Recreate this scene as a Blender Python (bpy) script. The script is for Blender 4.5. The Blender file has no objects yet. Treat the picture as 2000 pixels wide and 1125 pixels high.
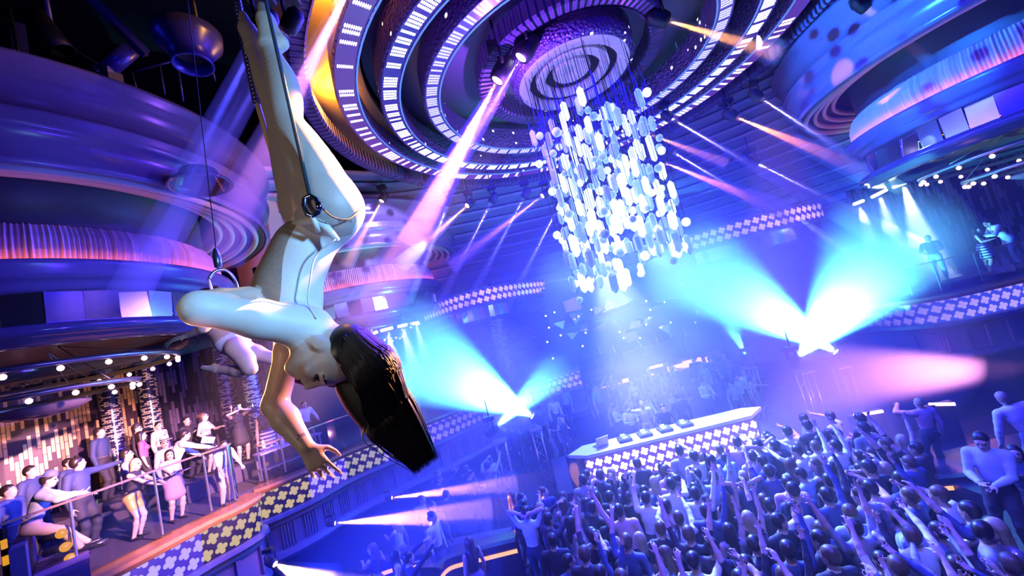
import bpy, bmesh, math, random
import numpy as np
from mathutils import Vector, Matrix, Quaternion
R = math.radians
SC = bpy.context.scene
COL = SC.collection
H = 5.4                      # camera height above the dance floor
FOC, ROLL, PITCH = 778.0, R(13.8), R(5.7)

def ray(px, py):
    dx, dy = px - 1000.0, py - 562.5
    c, s = math.cos(ROLL), math.sin(ROLL)
    u = dx * c - dy * s
    v = -dx * s - dy * c
    return (u, FOC * math.cos(PITCH) - v * math.sin(PITCH), FOC * math.sin(PITCH) + v * math.cos(PITCH))

def at(px, py, Y):
    """the world point at depth Y that the photo shows at a pixel"""
    r = ray(px, py)
    t = Y / r[1]
    return Vector((r[0] * t, Y, r[2] * t + H))

def atz(px, py, z):
    r = ray(px, py)
    t = (z - H) / r[2]
    return Vector((r[0] * t, r[1] * t, z))

# ------------------------------------------------------------------ objects
def tag(o, label=None, cat=None, group=None, kind=None):
    if label: o['label'] = label
    if cat: o['category'] = cat
    if group: o['group'] = group
    if kind: o['kind'] = kind
    return o

def obj(name, me, parent=None):
    o = bpy.data.objects.new(name, me)
    COL.objects.link(o)
    if parent is not None:
        o.parent = parent
    return o

def thing(name, label, cat, loc=(0, 0, 0), rot=(0, 0, 0), group=None):
    o = bpy.data.objects.new(name, None)
    COL.objects.link(o)
    o.empty_display_size = 0.2
    o.location = loc
    o.rotation_euler = rot
    return tag(o, label, cat, group)

def dup(root, loc=None, rot=None, label=None, group=None, scale=None):
    r = root.copy()
    COL.objects.link(r)
    if loc is not None: r.location = loc
    if rot is not None: r.rotation_euler = rot
    if scale is not None: r.scale = (scale,) * 3
    if label: r['label'] = label
    if group: r['group'] = group
    for ch in list(root.children):
        c = ch.copy()
        COL.objects.link(c)
        c.parent = r
        for g in list(ch.children):
            d = g.copy()
            COL.objects.link(d)
            d.parent = c
    return r

# ------------------------------------------------------------------ mesh builder
class MB:
    def __init__(s):
        s.v, s.f, s.uv, s.mi = [], [], [], []
        s.smooth = []

    def add(s, vs, fs, uvs=None, mi=0, smooth=False, M=None):
        b = len(s.v)
        if M is not None:
            vs = [M @ Vector(p) for p in vs]
        s.v += [tuple(p) for p in vs]
        for n, f in enumerate(fs):
            s.f.append(tuple(b + i for i in f))
            s.uv.append(uvs[n] if uvs else [(0, 0)] * len(f))
            s.mi.append(mi)
            s.smooth.append(smooth)
        return s

    def box(s, c, d, M=None, mi=0, rz=0):
        x, y, z = d[0] / 2, d[1] / 2, d[2] / 2
        vs = [(sx * x, sy * y, sz * z) for sz in (-1, 1) for sy in (-1, 1) for sx in (-1, 1)]
        T = Matrix.Translation(c) @ Matrix.Rotation(rz, 4, 'Z')
        if M is not None: T = M @ T
        return s.add(vs, [(0, 2, 3, 1), (4, 5, 7, 6), (0, 1, 5, 4), (2, 6, 7, 3), (0, 4, 6, 2), (1, 3, 7, 5)], M=T, mi=mi)

    def tube(s, pts, r, n=8, mi=0, cap=True, smooth=True):
        pts = [Vector(p) for p in pts]
        rs = r if isinstance(r, (list, tuple)) else [r] * len(pts)
        vs, fs = [], []
        t0 = (pts[1] - pts[0]).normalized()
        ref = Vector((0, 0, 1)) if abs(t0.z) < 0.9 else Vector((1, 0, 0))
        a = t0.cross(ref).normalized()
        for i, p in enumerate(pts):
            t = (pts[min(i + 1, len(pts) - 1)] - pts[max(i - 1, 0)]).normalized()
            a = (a - t * a.dot(t)).normalized()
            b = t.cross(a)
            for k in range(n):
                w = 2 * math.pi * k / n
                vs.append(p + (a * math.cos(w) + b * math.sin(w)) * rs[i])
        for i in range(len(pts) - 1):
            for k in range(n):
                fs.append((i * n + k, i * n + (k + 1) % n, (i + 1) * n + (k + 1) % n, (i + 1) * n + k))
        if cap:
            fs.append(tuple(reversed(range(n))))
            fs.append(tuple((len(pts) - 1) * n + k for k in range(n)))
        return s.add(vs, fs, mi=mi, smooth=smooth)

    def lathe(s, prof, n=24, M=None, mi=0, smooth=True, a0=0.0, a1=2 * math.pi, us=1.0):
        """prof: (r, z) pairs turned about Z"""
        full = abs(a1 - a0 - 2 * math.pi) < 1e-6
        vs, fs, uvs = [], [], []
        m = n if full else n + 1
        L = [0.0]
        for i in range(1, len(prof)):
            L.append(L[-1] + math.dist(prof[i], prof[i - 1]))
        for i, (r, z) in enumerate(prof):
            for k in range(m):
                w = a0 + (a1 - a0) * k / n
                vs.append((r * math.cos(w), r * math.sin(w), z))
        for i in range(len(prof) - 1):
            for k in range(n):
                k2 = (k + 1) % m
                fs.append((i * m + k, i * m + k2, (i + 1) * m + k2, (i + 1) * m + k))
                u0, u1 = k / n * us, (k + 1) / n * us
                uvs.append([(u0, L[i]), (u1, L[i]), (u1, L[i + 1]), (u0, L[i + 1])])
        return s.add(vs, fs, uvs, mi=mi, smooth=smooth, M=M)

    def sweep(s, path, prof, closed=False, mi=0, smooth=False, cprof=False, zs=None):
        """path: (x, y) points; prof: (offset to the right of travel, z).  uv in metres"""
        P = [Vector((p[0], p[1])) for p in path]
        n = len(P)
        vs, fs, uvs = [], [], []
        U = [0.0]
        for i in range(1, n + 1):
            U.append(U[-1] + (P[i % n] - P[i - 1]).length)
        V = [0.0]
        for i in range(1, len(prof) + 1):
            V.append(V[-1] + math.dist(prof[i % len(prof)], prof[i - 1]))
        for i in range(n):
            a = P[(i - 1) % n] if closed or i > 0 else P[i]
            b = P[(i + 1) % n] if closed or i < n - 1 else P[i]
            t = (b - a).normalized()
            nr = Vector((t.y, -t.x))
            for (o, z) in prof:
                vs.append((P[i].x + nr.x * o, P[i].y + nr.y * o, z + (zs[i] if zs else 0)))
        m = len(prof)
        for i in range(n if closed else n - 1):
            j = (i + 1) % n
            for k in range(m if cprof else m - 1):
                l = (k + 1) % m
                fs.append((i * m + k, j * m + k, j * m + l, i * m + l))
                uvs.append([(U[i], V[k]), (U[i + 1], V[k]), (U[i + 1], V[k + 1]), (U[i], V[k + 1])])
        if cprof and not closed:
            fs.append(tuple(range(m)))
            uvs.append([(0, 0)] * m)
            fs.append(tuple(reversed([(n - 1) * m + k for k in range(m)])))
            uvs.append([(0, 0)] * m)
        return s.add(vs, fs, uvs, mi=mi, smooth=smooth)

    def ball(s, c, r, n=10, m=6, M=None, mi=0, sc=(1, 1, 1)):
        vs, fs = [], []
        for i in range(m + 1):
            ph = math.pi * i / m
            for k in range(n):
                w = 2 * math.pi * k / n
                vs.append((c[0] + r * sc[0] * math.sin(ph) * math.cos(w), c[1] + r * sc[1] * math.sin(ph) * math.sin(w), c[2] - r * sc[2] * math.cos(ph)))
        for i in range(m):
            for k in range(n):
                fs.append((i * n + k, i * n + (k + 1) % n, (i + 1) * n + (k + 1) % n, (i + 1) * n + k))
        return s.add(vs, fs, mi=mi, smooth=True, M=M)

    def mesh(s, name, mats):
        me = bpy.data.meshes.new(name)
        me.from_pydata(s.v, [], s.f)
        uvl = me.uv_layers.new(name='UVMap')
        flat = [c for f in s.uv for p in f for c in p]
        uvl.data.foreach_set('uv', flat)
        me.polygons.foreach_set('material_index', s.mi)
        me.polygons.foreach_set('use_smooth', s.smooth)
        for m in (mats if isinstance(mats, (list, tuple)) else [mats]):
            me.materials.append(m)
        me.update()
        return me

    def build(s, name, mats, parent=None):
        return obj(name, s.mesh(name, mats), parent)

def structure(name, mb, mats, parent=None):
    o = mb.build(name, mats, parent)
    if parent is None:
        o['kind'] = 'structure'
    return o

def aim(d, roll=0.0):
    """rotation that turns local +Z onto d"""
    return Vector(d).normalized().to_track_quat('Z', 'Y').to_matrix().to_4x4() @ Matrix.Rotation(roll, 4, 'Z')

def spline(pts, n=8):
    """Catmull-Rom through points of any dimension"""
    P = [np.array(p, float) for p in pts]
    out = []
    for i in range(len(P) - 1):
        a, b, c, d = P[max(i - 1, 0)], P[i], P[i + 1], P[min(i + 2, len(P) - 1)]
        for k in range(n):
            t = k / n
            out.append(0.5 * (2 * b + (c - a) * t + (2 * a - 5 * b + 4 * c - d) * t * t + (3 * b - a - 3 * c + d) * t ** 3))
    out.append(P[-1])
    return [tuple(float(x) for x in p) for p in out]

# ------------------------------------------------------------------ materials
class NT:
    def __init__(s, name):
        s.m = bpy.data.materials.new(name)
        s.m.use_nodes = True
        s.t = s.m.node_tree
        s.b = s.t.nodes['Principled BSDF']

    def n(s, typ, **kw):
        nd = s.t.nodes.new('ShaderNode' + typ)
        for k, v in kw.items():
            if k.startswith('i_'):
                key = k[2:]
                key = int(key) if key.isdigit() else key.replace('_', ' ')
                nd.inputs[key].default_value = v
            else:
                setattr(nd, k, v)
        return nd

    def l(s, a, b):
        s.t.links.new(a, b)

    def math(s, op, a, b=None, c=None):
        nd = s.n('Math', operation=op)
        for i, x in enumerate((a, b, c)):
            if x is None: continue
            if isinstance(x, (int, float)): nd.inputs[i].default_value = x
            else: s.l(x, nd.inputs[i])
        return nd.outputs[0]

    def mix(s, fac, a, b):
        nd = s.n('Mix', data_type='RGBA')
        for sock, x in ((nd.inputs[0], fac), (nd.inputs[6], a), (nd.inputs[7], b)):
            if isinstance(x, (tuple, list)): sock.default_value = tuple(x) + (1,) * (4 - len(x))
            elif isinstance(x, (int, float)): sock.default_value = x
            else: s.l(x, sock)
        return nd.outputs[2]

    def ramp(s, fac, stops, interp='LINEAR'):
        nd = s.n('ValToRGB')
        cr = nd.color_ramp
        cr.interpolation = interp
        while len(cr.elements) < len(stops): cr.elements.new(0.5)
        for e, (p, c) in zip(cr.elements, stops):
            e.position = p
            e.color = tuple(c) + (1,) * (4 - len(c))
        s.l(fac, nd.inputs[0])
        return nd.outputs[0]

    def base(s, col, rough=0.5, metal=0.0, spec=0.5):
        if isinstance(col, (tuple, list)): s.b.inputs['Base Color'].default_value = tuple(col) + (1,) * (4 - len(col))
        else: s.l(col, s.b.inputs['Base Color'])
        s.b.inputs['Roughness'].default_value = rough
        s.b.inputs['Metallic'].default_value = metal
        s.b.inputs['Specular IOR Level'].default_value = spec

    def emit(s, col, strength):
        for sock, x in ((s.b.inputs['Emission Color'], col), (s.b.inputs['Emission Strength'], strength)):
            if isinstance(x, (tuple, list)): sock.default_value = tuple(x) + (1,) * (4 - len(x))
            elif isinstance(x, (int, float)): sock.default_value = x
            else: s.l(x, sock)

    def bump(s, h, strength=0.3, dist=0.02):
        nd = s.n('Bump')
        nd.inputs['Strength'].default_value = strength
        nd.inputs['Distance'].default_value = dist
        s.l(h, nd.inputs['Height'])
        s.l(nd.outputs[0], s.b.inputs['Normal'])

_M = {}
def mat(name, col=(0.5, 0.5, 0.5), rough=0.5, metal=0.0, vary=0.12, scale=12.0, spec=0.5, bump=0.0):
    """a plain surface with a little procedural mottling of its own colour"""
    if name in _M: return _M[name]
    t = NT(name)
    tc = t.n('TexCoord')
    no = t.n('TexNoise', i_Scale=scale, i_Detail=3.0)
    t.l(tc.outputs['Object'], no.inputs['Vector'])
    a = tuple(max(0, c * (1 - vary)) for c in col)
    b = tuple(min(1, c * (1 + vary)) for c in col)
    t.base(t.mix(no.outputs['Fac'], a, b), rough, metal, spec)
    if bump: t.bump(no.outputs['Fac'], bump, 0.01)
    _M[name] = t.m
    return t.m

def glow(name, col, strength, sample=False, base=(0.02, 0.02, 0.02)):
    if name in _M: return _M[name]
    t = NT(name)
    t.base(base, 0.4)
    tc = t.n('TexCoord')
    no = t.n('TexNoise', i_Scale=6.0)
    t.l(tc.outputs['Object'], no.inputs['Vector'])
    t.emit(col, t.math('MULTIPLY_ADD', no.outputs['Fac'], strength * 0.3, strength * 0.85))
    if not sample: t.m.cycles.emission_sampling = 'NONE'
    _M[name] = t.m
    return t.m

def haze_mat(name, density, col=(1, 1, 1), aniso=0.0):
    m = bpy.data.materials.new(name)
    m.use_nodes = True
    t = m.node_tree
    t.nodes.remove(t.nodes['Principled BSDF'])
    v = t.nodes.new('ShaderNodeVolumeScatter')
    v.inputs['Density'].default_value = density
    v.inputs['Color'].default_value = tuple(col) + (1,)
    v.inputs['Anisotropy'].default_value = aniso
    t.links.new(v.outputs[0], t.nodes['Material Output'].inputs['Volume'])
    try: m.cycles.homogeneous_volume = True
    except Exception: pass
    return m

def smoke_mat(name, density, col=(1, 1, 1), power=1.0):
    """smoke that thins out towards the skin of a unit ball"""
    m = haze_mat(name, density, col)
    t = m.node_tree
    v = [n for n in t.nodes if n.type == 'VOLUME_SCATTER'][0]
    tc, gr, mu = t.nodes.new('ShaderNodeTexCoord'), t.nodes.new('ShaderNodeTexGradient'), t.nodes.new('ShaderNodeMath')
    gr.gradient_type = 'SPHERICAL'
    mu.operation = 'MULTIPLY'
    mu.inputs[1].default_value = density
    t.links.new(tc.outputs['Object'], gr.inputs[0])
    t.links.new(gr.outputs['Fac'], mu.inputs[0])
    t.links.new(mu.outputs[0], v.inputs['Density'])
    try: m.cycles.homogeneous_volume = False
    except Exception: pass
    return m

# ------------------------------------------------------------------ lights
def collimate(o):
    """a tight beam keeps its strength better than a bare bulb"""
    l = o.data
    l.use_nodes = True
    t = l.node_tree
    e = [n for n in t.nodes if n.type == 'EMISSION'][0]
    f = t.nodes.new('ShaderNodeLightFalloff')
    f.inputs['Strength'].default_value = 1.0
    t.links.new(f.outputs['Linear'], e.inputs['Strength'])
    return o

def spot(name, loc, target, power, col, angle, blend=0.3, radius=0.06):
    l = bpy.data.lights.new(name, 'SPOT')
    l.energy, l.color, l.spot_size, l.spot_blend, l.shadow_soft_size = power, col, R(angle), blend, radius
    o = obj(name, l)
    o.location = loc
    o.rotation_euler = (Vector(target) - Vector(loc)).to_track_quat('-Z', 'Y').to_euler()
    return o

def area(name, loc, target, power, col, size, size_y=None, spread=180):
    l = bpy.data.lights.new(name, 'AREA')
    l.energy, l.color, l.size = power, col, size
    if size_y:
        l.shape = 'RECTANGLE'
        l.size_y = size_y
    l.spread = R(spread)
    o = obj(name, l)
    o.location = loc
    o.rotation_euler = (Vector(target) - Vector(loc)).to_track_quat('-Z', 'Y').to_euler()
    return o

def point(name, loc, power, col, radius=0.3):
    l = bpy.data.lights.new(name, 'POINT')
    l.energy, l.color, l.shadow_soft_size = power, col, radius
    o = obj(name, l)
    o.location = loc
    return o

# ------------------------------------------------------------------ camera and picture
cam = bpy.data.cameras.new('camera')
cam.sensor_fit = 'HORIZONTAL'
cam.sensor_width = 36.0
cam.lens = 36.0 * FOC / 2000.0
cam.clip_start = 0.05
cam.clip_end = 200
co = obj('camera', cam)
co.location = (0, 0, H)
co.rotation_mode = 'QUATERNION'
Mc = Matrix.Rotation(R(90) + PITCH, 4, 'X') @ Matrix.Rotation(-ROLL, 4, 'Z')
co.rotation_quaternion = Mc.to_quaternion()
SC.camera = co
SC.view_settings.view_transform = 'Standard'
SC.view_settings.look = 'None'
SC.view_settings.gamma = 1.0
SC.view_settings.exposure = 0.0
SC.view_settings.use_curve_mapping = False
cy = SC.cycles
cy.max_bounces = 4
cy.diffuse_bounces = 1
cy.glossy_bounces = 2
cy.transmission_bounces = 4
cy.transparent_max_bounces = 12
cy.volume_bounces = 0
cy.sample_clamp_indirect = 4.0
cy.caustics_reflective = False
cy.caustics_refractive = False
W = bpy.data.worlds.new('club_dark')
SC.world = W
W.use_nodes = True
W.node_tree.nodes['Background'].inputs[0].default_value = (0.01, 0.01, 1.0, 1)
W.node_tree.nodes['Background'].inputs[1].default_value = 0.02
rnd = random.Random(7)
# ================================================================== shared materials
def led_flower(name, cell, cols, bg, strength, panel=1.2, tilt=0.3, bgs=None):
    t = NT(name)
    t.base((0.01, 0.01, 0.02), 0.25)
    uv = t.n('UVMap')
    sp = t.n('SeparateXYZ')
    t.l(uv.outputs[0], sp.inputs[0])
    u = t.math('DIVIDE', sp.outputs[0], cell)
    v = t.math('DIVIDE', sp.outputs[1], cell)
    row = t.math('FLOOR', v)
    u2 = t.math('ADD', u, t.math('MULTIPLY', t.math('FLOORED_MODULO', row, 2.0), 0.5))
    x = t.math('SUBTRACT', t.math('FRACT', u2), 0.5)
    y = t.math('SUBTRACT', t.math('FRACT', v), 0.5)
    c, s = math.cos(tilt), math.sin(tilt)
    xr = t.math('ABSOLUTE', t.math('ADD', t.math('MULTIPLY', x, c), t.math('MULTIPLY', y, s)))
    yr = t.math('ABSOLUTE', t.math('SUBTRACT', t.math('MULTIPLY', y, c), t.math('MULTIPLY', x, s)))
    def ln(a, b):
        return t.math('SQRT', t.math('ADD', t.math('MULTIPLY', a, a), t.math('MULTIPLY', b, b)))
    d = t.math('MINIMUM', ln(t.math('SUBTRACT', xr, 0.26), yr), ln(xr, t.math('SUBTRACT', yr, 0.26)))
    d = t.math('MINIMUM', d, t.math('SUBTRACT', ln(xr, yr), 0.02))
    mask = t.math('LESS_THAN', d, 0.19)
    wn = t.n('TexWhiteNoise', noise_dimensions='1D')
    t.l(t.math('FLOOR', t.math('DIVIDE', sp.outputs[0], panel)), wn.inputs['W'])
    pc = t.ramp(wn.outputs['Value'], [(i / len(cols), cc) for i, cc in enumerate(cols)], 'CONSTANT')
    if bgs: bg = t.ramp(wn.outputs['Value'], [(i / len(bgs), cc) for i, cc in enumerate(bgs)], 'CONSTANT')
    t.emit(t.mix(mask, bg, pc), strength)
    t.m.cycles.emission_sampling = 'NONE'
    return t.m

def led_bars(name, nbar, width, density, col, strength, bg):
    """radial rows of round LED dots round a ring; uv = (arc metres, metres across)"""
    t = NT(name)
    t.base((0.03, 0.02, 0.08), 0.3)
    uv = t.n('UVMap')
    sp = t.n('SeparateXYZ')
    t.l(uv.outputs[0], sp.inputs[0])
    u = t.math('MULTIPLY', sp.outputs[0], nbar)
    v = t.math('MULTIPLY', t.math('SUBTRACT', t.math('DIVIDE', sp.outputs[1], width), 0.1), 8 / 0.8)
    iu = t.math('FLOOR', u)
    dx = t.math('MULTIPLY', t.math('SUBTRACT', t.math('FRACT', u), 0.5), 1.0)
    dy = t.math('SUBTRACT', t.math('FRACT', v), 0.5)
    d = t.math('ADD', t.math('MULTIPLY', dx, dx), t.math('MULTIPLY', dy, dy))
    dot = t.math('LESS_THAN', d, 0.17)
    inb = t.math('MULTIPLY', t.math('GREATER_THAN', v, 0.0), t.math('LESS_THAN', v, 8.0))
    wn = t.n('TexWhiteNoise', noise_dimensions='1D')
    t.l(iu, wn.inputs['W'])
    gp = t.math('GREATER_THAN', t.math('FLOORED_MODULO', iu, 5.0), 0.5)
    on = t.math('MULTIPLY', t.math('LESS_THAN', wn.outputs['Value'], density), gp)
    m = t.math('MULTIPLY', t.math('MULTIPLY', dot, inb), on)
    t.emit(t.mix(m, bg, col), t.math('MULTIPLY_ADD', m, strength - 1.0, 1.0))
    t.m.cycles.emission_sampling = 'NONE'
    return t.m

def bumpy(name, col, scale, star=0.0, rough=0.25, ribs=0):
    t = NT(name)
    tc = t.n('TexCoord')
    t.base(col, rough, 0.3, 0.8)
    if ribs:
        uv = t.n('UVMap')
        sp = t.n('SeparateXYZ')
        t.l(uv.outputs[0], sp.inputs[0])
        w = t.math('SINE', t.math('MULTIPLY', sp.outputs[0], ribs))
        t.bump(w, 0.9, 0.06)
    else:
        vo = t.n('TexVoronoi', i_Scale=scale)
        t.l(tc.outputs['Object'], vo.inputs['Vector'])
        t.bump(t.math('SUBTRACT', 1.0, vo.outputs['Distance']), 1.0, 0.05)
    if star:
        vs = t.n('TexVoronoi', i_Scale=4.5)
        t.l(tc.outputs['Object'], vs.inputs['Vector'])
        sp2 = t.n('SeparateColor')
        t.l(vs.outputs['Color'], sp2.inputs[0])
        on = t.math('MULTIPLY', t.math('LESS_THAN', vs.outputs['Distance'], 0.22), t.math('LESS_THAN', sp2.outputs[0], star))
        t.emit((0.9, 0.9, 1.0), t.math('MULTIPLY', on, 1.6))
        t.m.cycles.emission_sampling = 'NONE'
    return t.m

def tile_wall(name, dark, gold, bw, bh, vertical=True, share=0.45, rough=0.3):
    t = NT(name)
    uv = t.n('UVMap')
    sp = t.n('SeparateXYZ')
    t.l(uv.outputs[0], sp.inputs[0])
    cb = t.n('CombineXYZ')
    t.l(sp.outputs[1 if vertical else 0], cb.inputs[0])
    t.l(sp.outputs[0 if vertical else 1], cb.inputs[1])
    br = t.n('TexBrick')
    br.inputs['Color1'].default_value = (0, 0, 0, 1)
    br.inputs['Color2'].default_value = (1, 1, 1, 1)
    br.inputs['Mortar'].default_value = (0, 0, 0, 1)
    br.inputs['Scale'].default_value = 1.0
    br.inputs['Brick Width'].default_value = bh
    br.inputs['Row Height'].default_value = bw
    br.inputs['Mortar Size'].default_value = 0.008
    t.l(cb.outputs[0], br.inputs['Vector'])
    rp = t.ramp(br.outputs['Color'], [(0, dark), (1 - share, dark), (1 - share + 0.03, gold), (1.0, tuple(min(1, g * 1.5) for g in gold))])
    t.base(rp, rough, 0.35)
    t.bump(br.outputs['Color'], 0.4, 0.02)
    return t.m

BLK = mat('matte_black', (0.012, 0.012, 0.016), 0.5)
DARK = mat('dark_plaster', (0.05, 0.05, 0.07), 0.45)
PLAS = mat('pale_plaster', (0.42, 0.40, 0.46), 0.45)
MOLD = mat('satin_moulding', (0.15, 0.13, 0.24), 0.24)
STEEL = mat('brushed_steel', (0.5, 0.5, 0.55), 0.3, 0.9)
FAB = mat('pleated_fabric', (0.62, 0.42, 0.50), 0.8, 0, 0.15, 3)
MIRR = mat('mirror_glass', (0.85, 0.85, 0.92), 0.16, 1.0, 0.04)
WOOD = mat('lacquered_ledge', (0.32, 0.15, 0.06), 0.2, 0.1, 0.3, 5)
VELV = mat('booth_velvet', (0.06, 0.04, 0.1), 0.7)
CHROME = mat('chrome', (0.75, 0.75, 0.8), 0.12, 1.0)
ORANGE = glow('orange_cove_light', (1.0, 0.22, 0.03), 16.0, sample=True)
BULB = glow('warm_bulb', (1.0, 0.62, 0.75), 2.2)
LEDV = led_flower('parapet_screen', 0.27, [(0.55, 0.42, 1.0), (0.62, 0.36, 0.95), (0.62, 0.47, 0.2), (0.52, 0.4, 1.0), (0.45, 0.4, 0.3)], (0.015, 0.01, 0.12), 0.95, bgs=[(0.06, 0.03, 0.62), (0.04, 0.02, 0.5), (0.012, 0.006, 0.05), (0.06, 0.04, 0.7), (0.01, 0.006, 0.05)])
LEDR = led_flower('blue_parapet_screen', 0.27, [(0.5, 0.45, 1.0), (0.55, 0.4, 0.95)], (0.05, 0.07, 0.75), 0.95)
LEDF = led_flower('far_parapet_screen', 0.3, [(0.75, 0.5, 0.95), (0.6, 0.65, 1.0), (0.8, 0.5, 0.8)], (0.04, 0.02, 0.4), 1.2)
LEDD = led_flower('booth_screen', 0.24, [(1.0, 0.72, 0.85), (1.0, 0.8, 0.95), (1.0, 0.6, 0.6)], (0.06, 0.02, 0.2), 2.6)

# ================================================================== floor, ceiling, walls
FZ = H - 2.4          # balcony floor level
structure('floor', MB().box((2, 10, -0.1), (44, 40, 0.2)), mat('club_floor', (0.03, 0.03, 0.05), 0.25))
LB, FB, RB = (-10.5, 8.6), (-7.0, 18.4), (14.4, 10.3)
RC = (2.88, 10.15)

def arc(c, r, a0, a1, n=24):
    return [(c[0] + r * math.cos(R(a0 + (a1 - a0) * k / n)), c[1] + r * math.sin(R(a0 + (a1 - a0) * k / n))) for k in range(n + 1)]

TILE = tile_wall('gold_tile_wall', (0.05, 0.03, 0.06), (0.55, 0.36, 0.2), 0.085, 0.42)
TILED = tile_wall('dark_tile_wall', (0.02, 0.02, 0.05), (0.12, 0.1, 0.2), 0.09, 0.5, share=0.5)
TILEC = tile_wall('column_tiles', (0.03, 0.03, 0.1), (0.8, 0.68, 0.5), 0.05, 0.13, vertical=False, share=0.55, rough=0.2)

# the wall behind the left balcony, bowed round the bay
m = MB().sweep(arc(LB, 4.6, 215, 112), [(0, FZ), (0, FZ + 4.4)], mi=0)
m.sweep(arc(LB, 4.6, 112, 60), [(0, FZ), (0, FZ + 4.4)], mi=1)
structure('wall_left', m, [TILE, TILED])
# the wall behind the far left bay, the back wall with its ribbed cove, the right wall
structure('wall_back_left', MB().sweep(arc(FB, 4.9, 200, 40), [(0, FZ), (0, FZ + 4.6)]), TILED)
cove = []
for i in range(15):
    a = R(90 * i / 14)
    y, z = 7.5 * (1 - math.cos(a)), 4.4 * math.sin(a)
    cove += [(y, z), (y + 0.12, z + 0.0), (y + 0.16, z + 0.1), (y + 0.02, z + 0.2)]
bk = spline([(-11.5, 17.0), (-6.5, 20.6), (-1.5, 21.9), (4, 22.3), (9.5, 21.6), (14, 19.4), (18, 16)], 8)
structure('wall_back', MB().sweep(bk, [(0.15, 0), (0.15, 7.3)]), DARK)
COVE = mat('ribbed_cove', (0.30, 0.24, 0.40), 0.4, 0.1, 0.2, 4)
structure('trim_1', MB().sweep(bk, [(p[0], p[1] + H + 1.95) for p in cove], smooth=False), COVE)
structure('wall_right', MB().sweep(arc(RB, 4.6, 110, -60), [(0, FZ), (0, FZ + 4.4)]), TILED)
structure('wall_front', MB().sweep([(22, -8), (-20, -8)], [(0, 0), (0, 16)]), BLK)
structure('ceiling', MB().box((2, 8, 15.6), (44, 36, 0.2)), BLK)
# plaster walls between the bays, from the balcony ceiling up
PINK = mat('peach_plaster', (0.55, 0.42, 0.42), 0.55)
structure('wall_left_upper', MB().sweep(spline([(-7.6, 12.9), (-7.2, 13.6), (-7.4, 14.4), (-8.6, 15.3)], 6), [(0, FZ + 3.0), (0, 12.5)], smooth=True)
          .sweep(spline([(-9.2, 13.6), (-8.2, 12.9), (-7.4, 12.85)], 6), [(0, FZ + 3.0), (0, 12.5)], smooth=True), PINK)

# columns with small glittering tiles
def column(x, y, z0, h, r, label):
    o = MB().lathe([(r * 1.25, 0), (r * 1.25, 0.12), (r, 0.2), (r, h - 0.2), (r * 1.3, h)], 20, us=2 * math.pi * r).build('tiled_column', TILEC)
    o.location = (x, y, z0)
    return tag(o, label, 'column')
def on_arc(c, r, a): return (c[0] + r * math.cos(R(a)), c[1] + r * math.sin(R(a)))
for a, lab in ((123, 'glittering gold tiled column behind the seated man, between two gold wall panels'),
               (111, 'blue-lit tiled column where the gold wall meets the dark tiled wall'),
               (80, 'dark tiled column behind the woman raising a phone'),
               (66, 'purple tiled column just behind the hanging dancer\'s forearm')):
    p = on_arc(LB, 4.4, a)
    column(p[0], p[1], FZ, 4.3, 0.24, lab)

# ================================================================== balcony
def balcony(pts, z, label_floor, led, name_n, depth_poly, dz=0.0, mats=None):
    pass

def panel_strip(name, path, z, led, label, cat='balcony'):
    """ledge, screen, panelled fascia and lower rail along one stretch of balcony edge"""
    o = thing(name, label, cat)
    MB().sweep(path, [(-0.5, z - 0.12), (-0.5, z + 0.04), (0.10, z + 0.04), (0.16, z - 0.02), (0.10, z - 0.10)], smooth=False, cprof=True).build('ledge', WOOD, o)
    MB().sweep(path, [(0.04, z - 0.74), (0.09, z - 0.11)]).build('screen', led, o)
    MB().sweep(path, [(0.02, z - 0.12), (0.02, z - 0.74), (0.16, z - 0.76), (0.18, z - 0.84), (0.05, z - 0.9), (0.05, z - 1.0), (-0.02, z - 1.02), (-0.02, z - 1.62),
                      (0.06, z - 1.66), (0.10, z - 1.78), (0.04, z - 1.86), (-0.3, z - 1.95)]).build('fascia', DARKBLUE, o)
    acc, step = 0.0, 0.55
    for i in range(len(path) - 1):
        a, b = Vector(path[i]), Vector(path[i + 1])
        L = (b - a).length
        if L < 1e-4: continue
        t = (b - a) / L
        nr = Vector((t.y, -t.x))
        d = step - acc
        while d < L:
            p = a + t * d
            ang = math.atan2(t.y, t.x)
            m = MB()
            if int((d + acc) / step + i) % 3:
                for q in range(5):
                    pp = p + t * (q - 2) * 0.07 + nr * 0.0
                    m.box((pp.x, pp.y, z - 1.32), (0.035, 0.06, 0.56), rz=ang)
            else:
                m.box((p.x, p.y, z - 1.32), (0.10, 0.09, 0.6), rz=ang)
            m.build('rib_panel', DARKBLUE, o)
            d += step
        acc = (acc + L) % step
    return o
DARKBLUE = mat('painted_fascia', (0.16, 0.15, 0.24), 0.3, 0.1)

p1 = spline([(-10.2, 3.2), (-8.8, 5.0), (-8.0, 6.6), (-7.62, 7.75), (-7.42, 8.5), (-7.12, 9.05), (-7.02, 9.5), (-7.2, 9.85), (-7.62, 10.02)], 6)
p2 = spline([(-7.5, 10.32), (-7.16, 10.52), (-6.57, 11.21), (-6.05, 12.25), (-5.0, 13.25), (-3.7, 14.25), (-2.7, 15.3), (-1.8, 16.3), (-0.7, 17.1), (0.6, 17.7), (2.0, 18.1)], 6)
panel_strip('balcony_front', p1, FZ, LEDV, 'curved balcony front with flower screen below the people at the left glass rail')
panel_strip('balcony_front', p2, FZ, LEDV, 'long balcony front with flower screen running behind the hanging hair to the back')
p3 = spline([(8.9, 18.5), (10.4, 16.2), (11.2, 14.2), (11.45, 12.9), (11.75, 12.15), (12.4, 11.75), (13.4, 11.6), (15.0, 11.4), (18.5, 10.6)], 6)
FZR = H - 2.05
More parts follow.
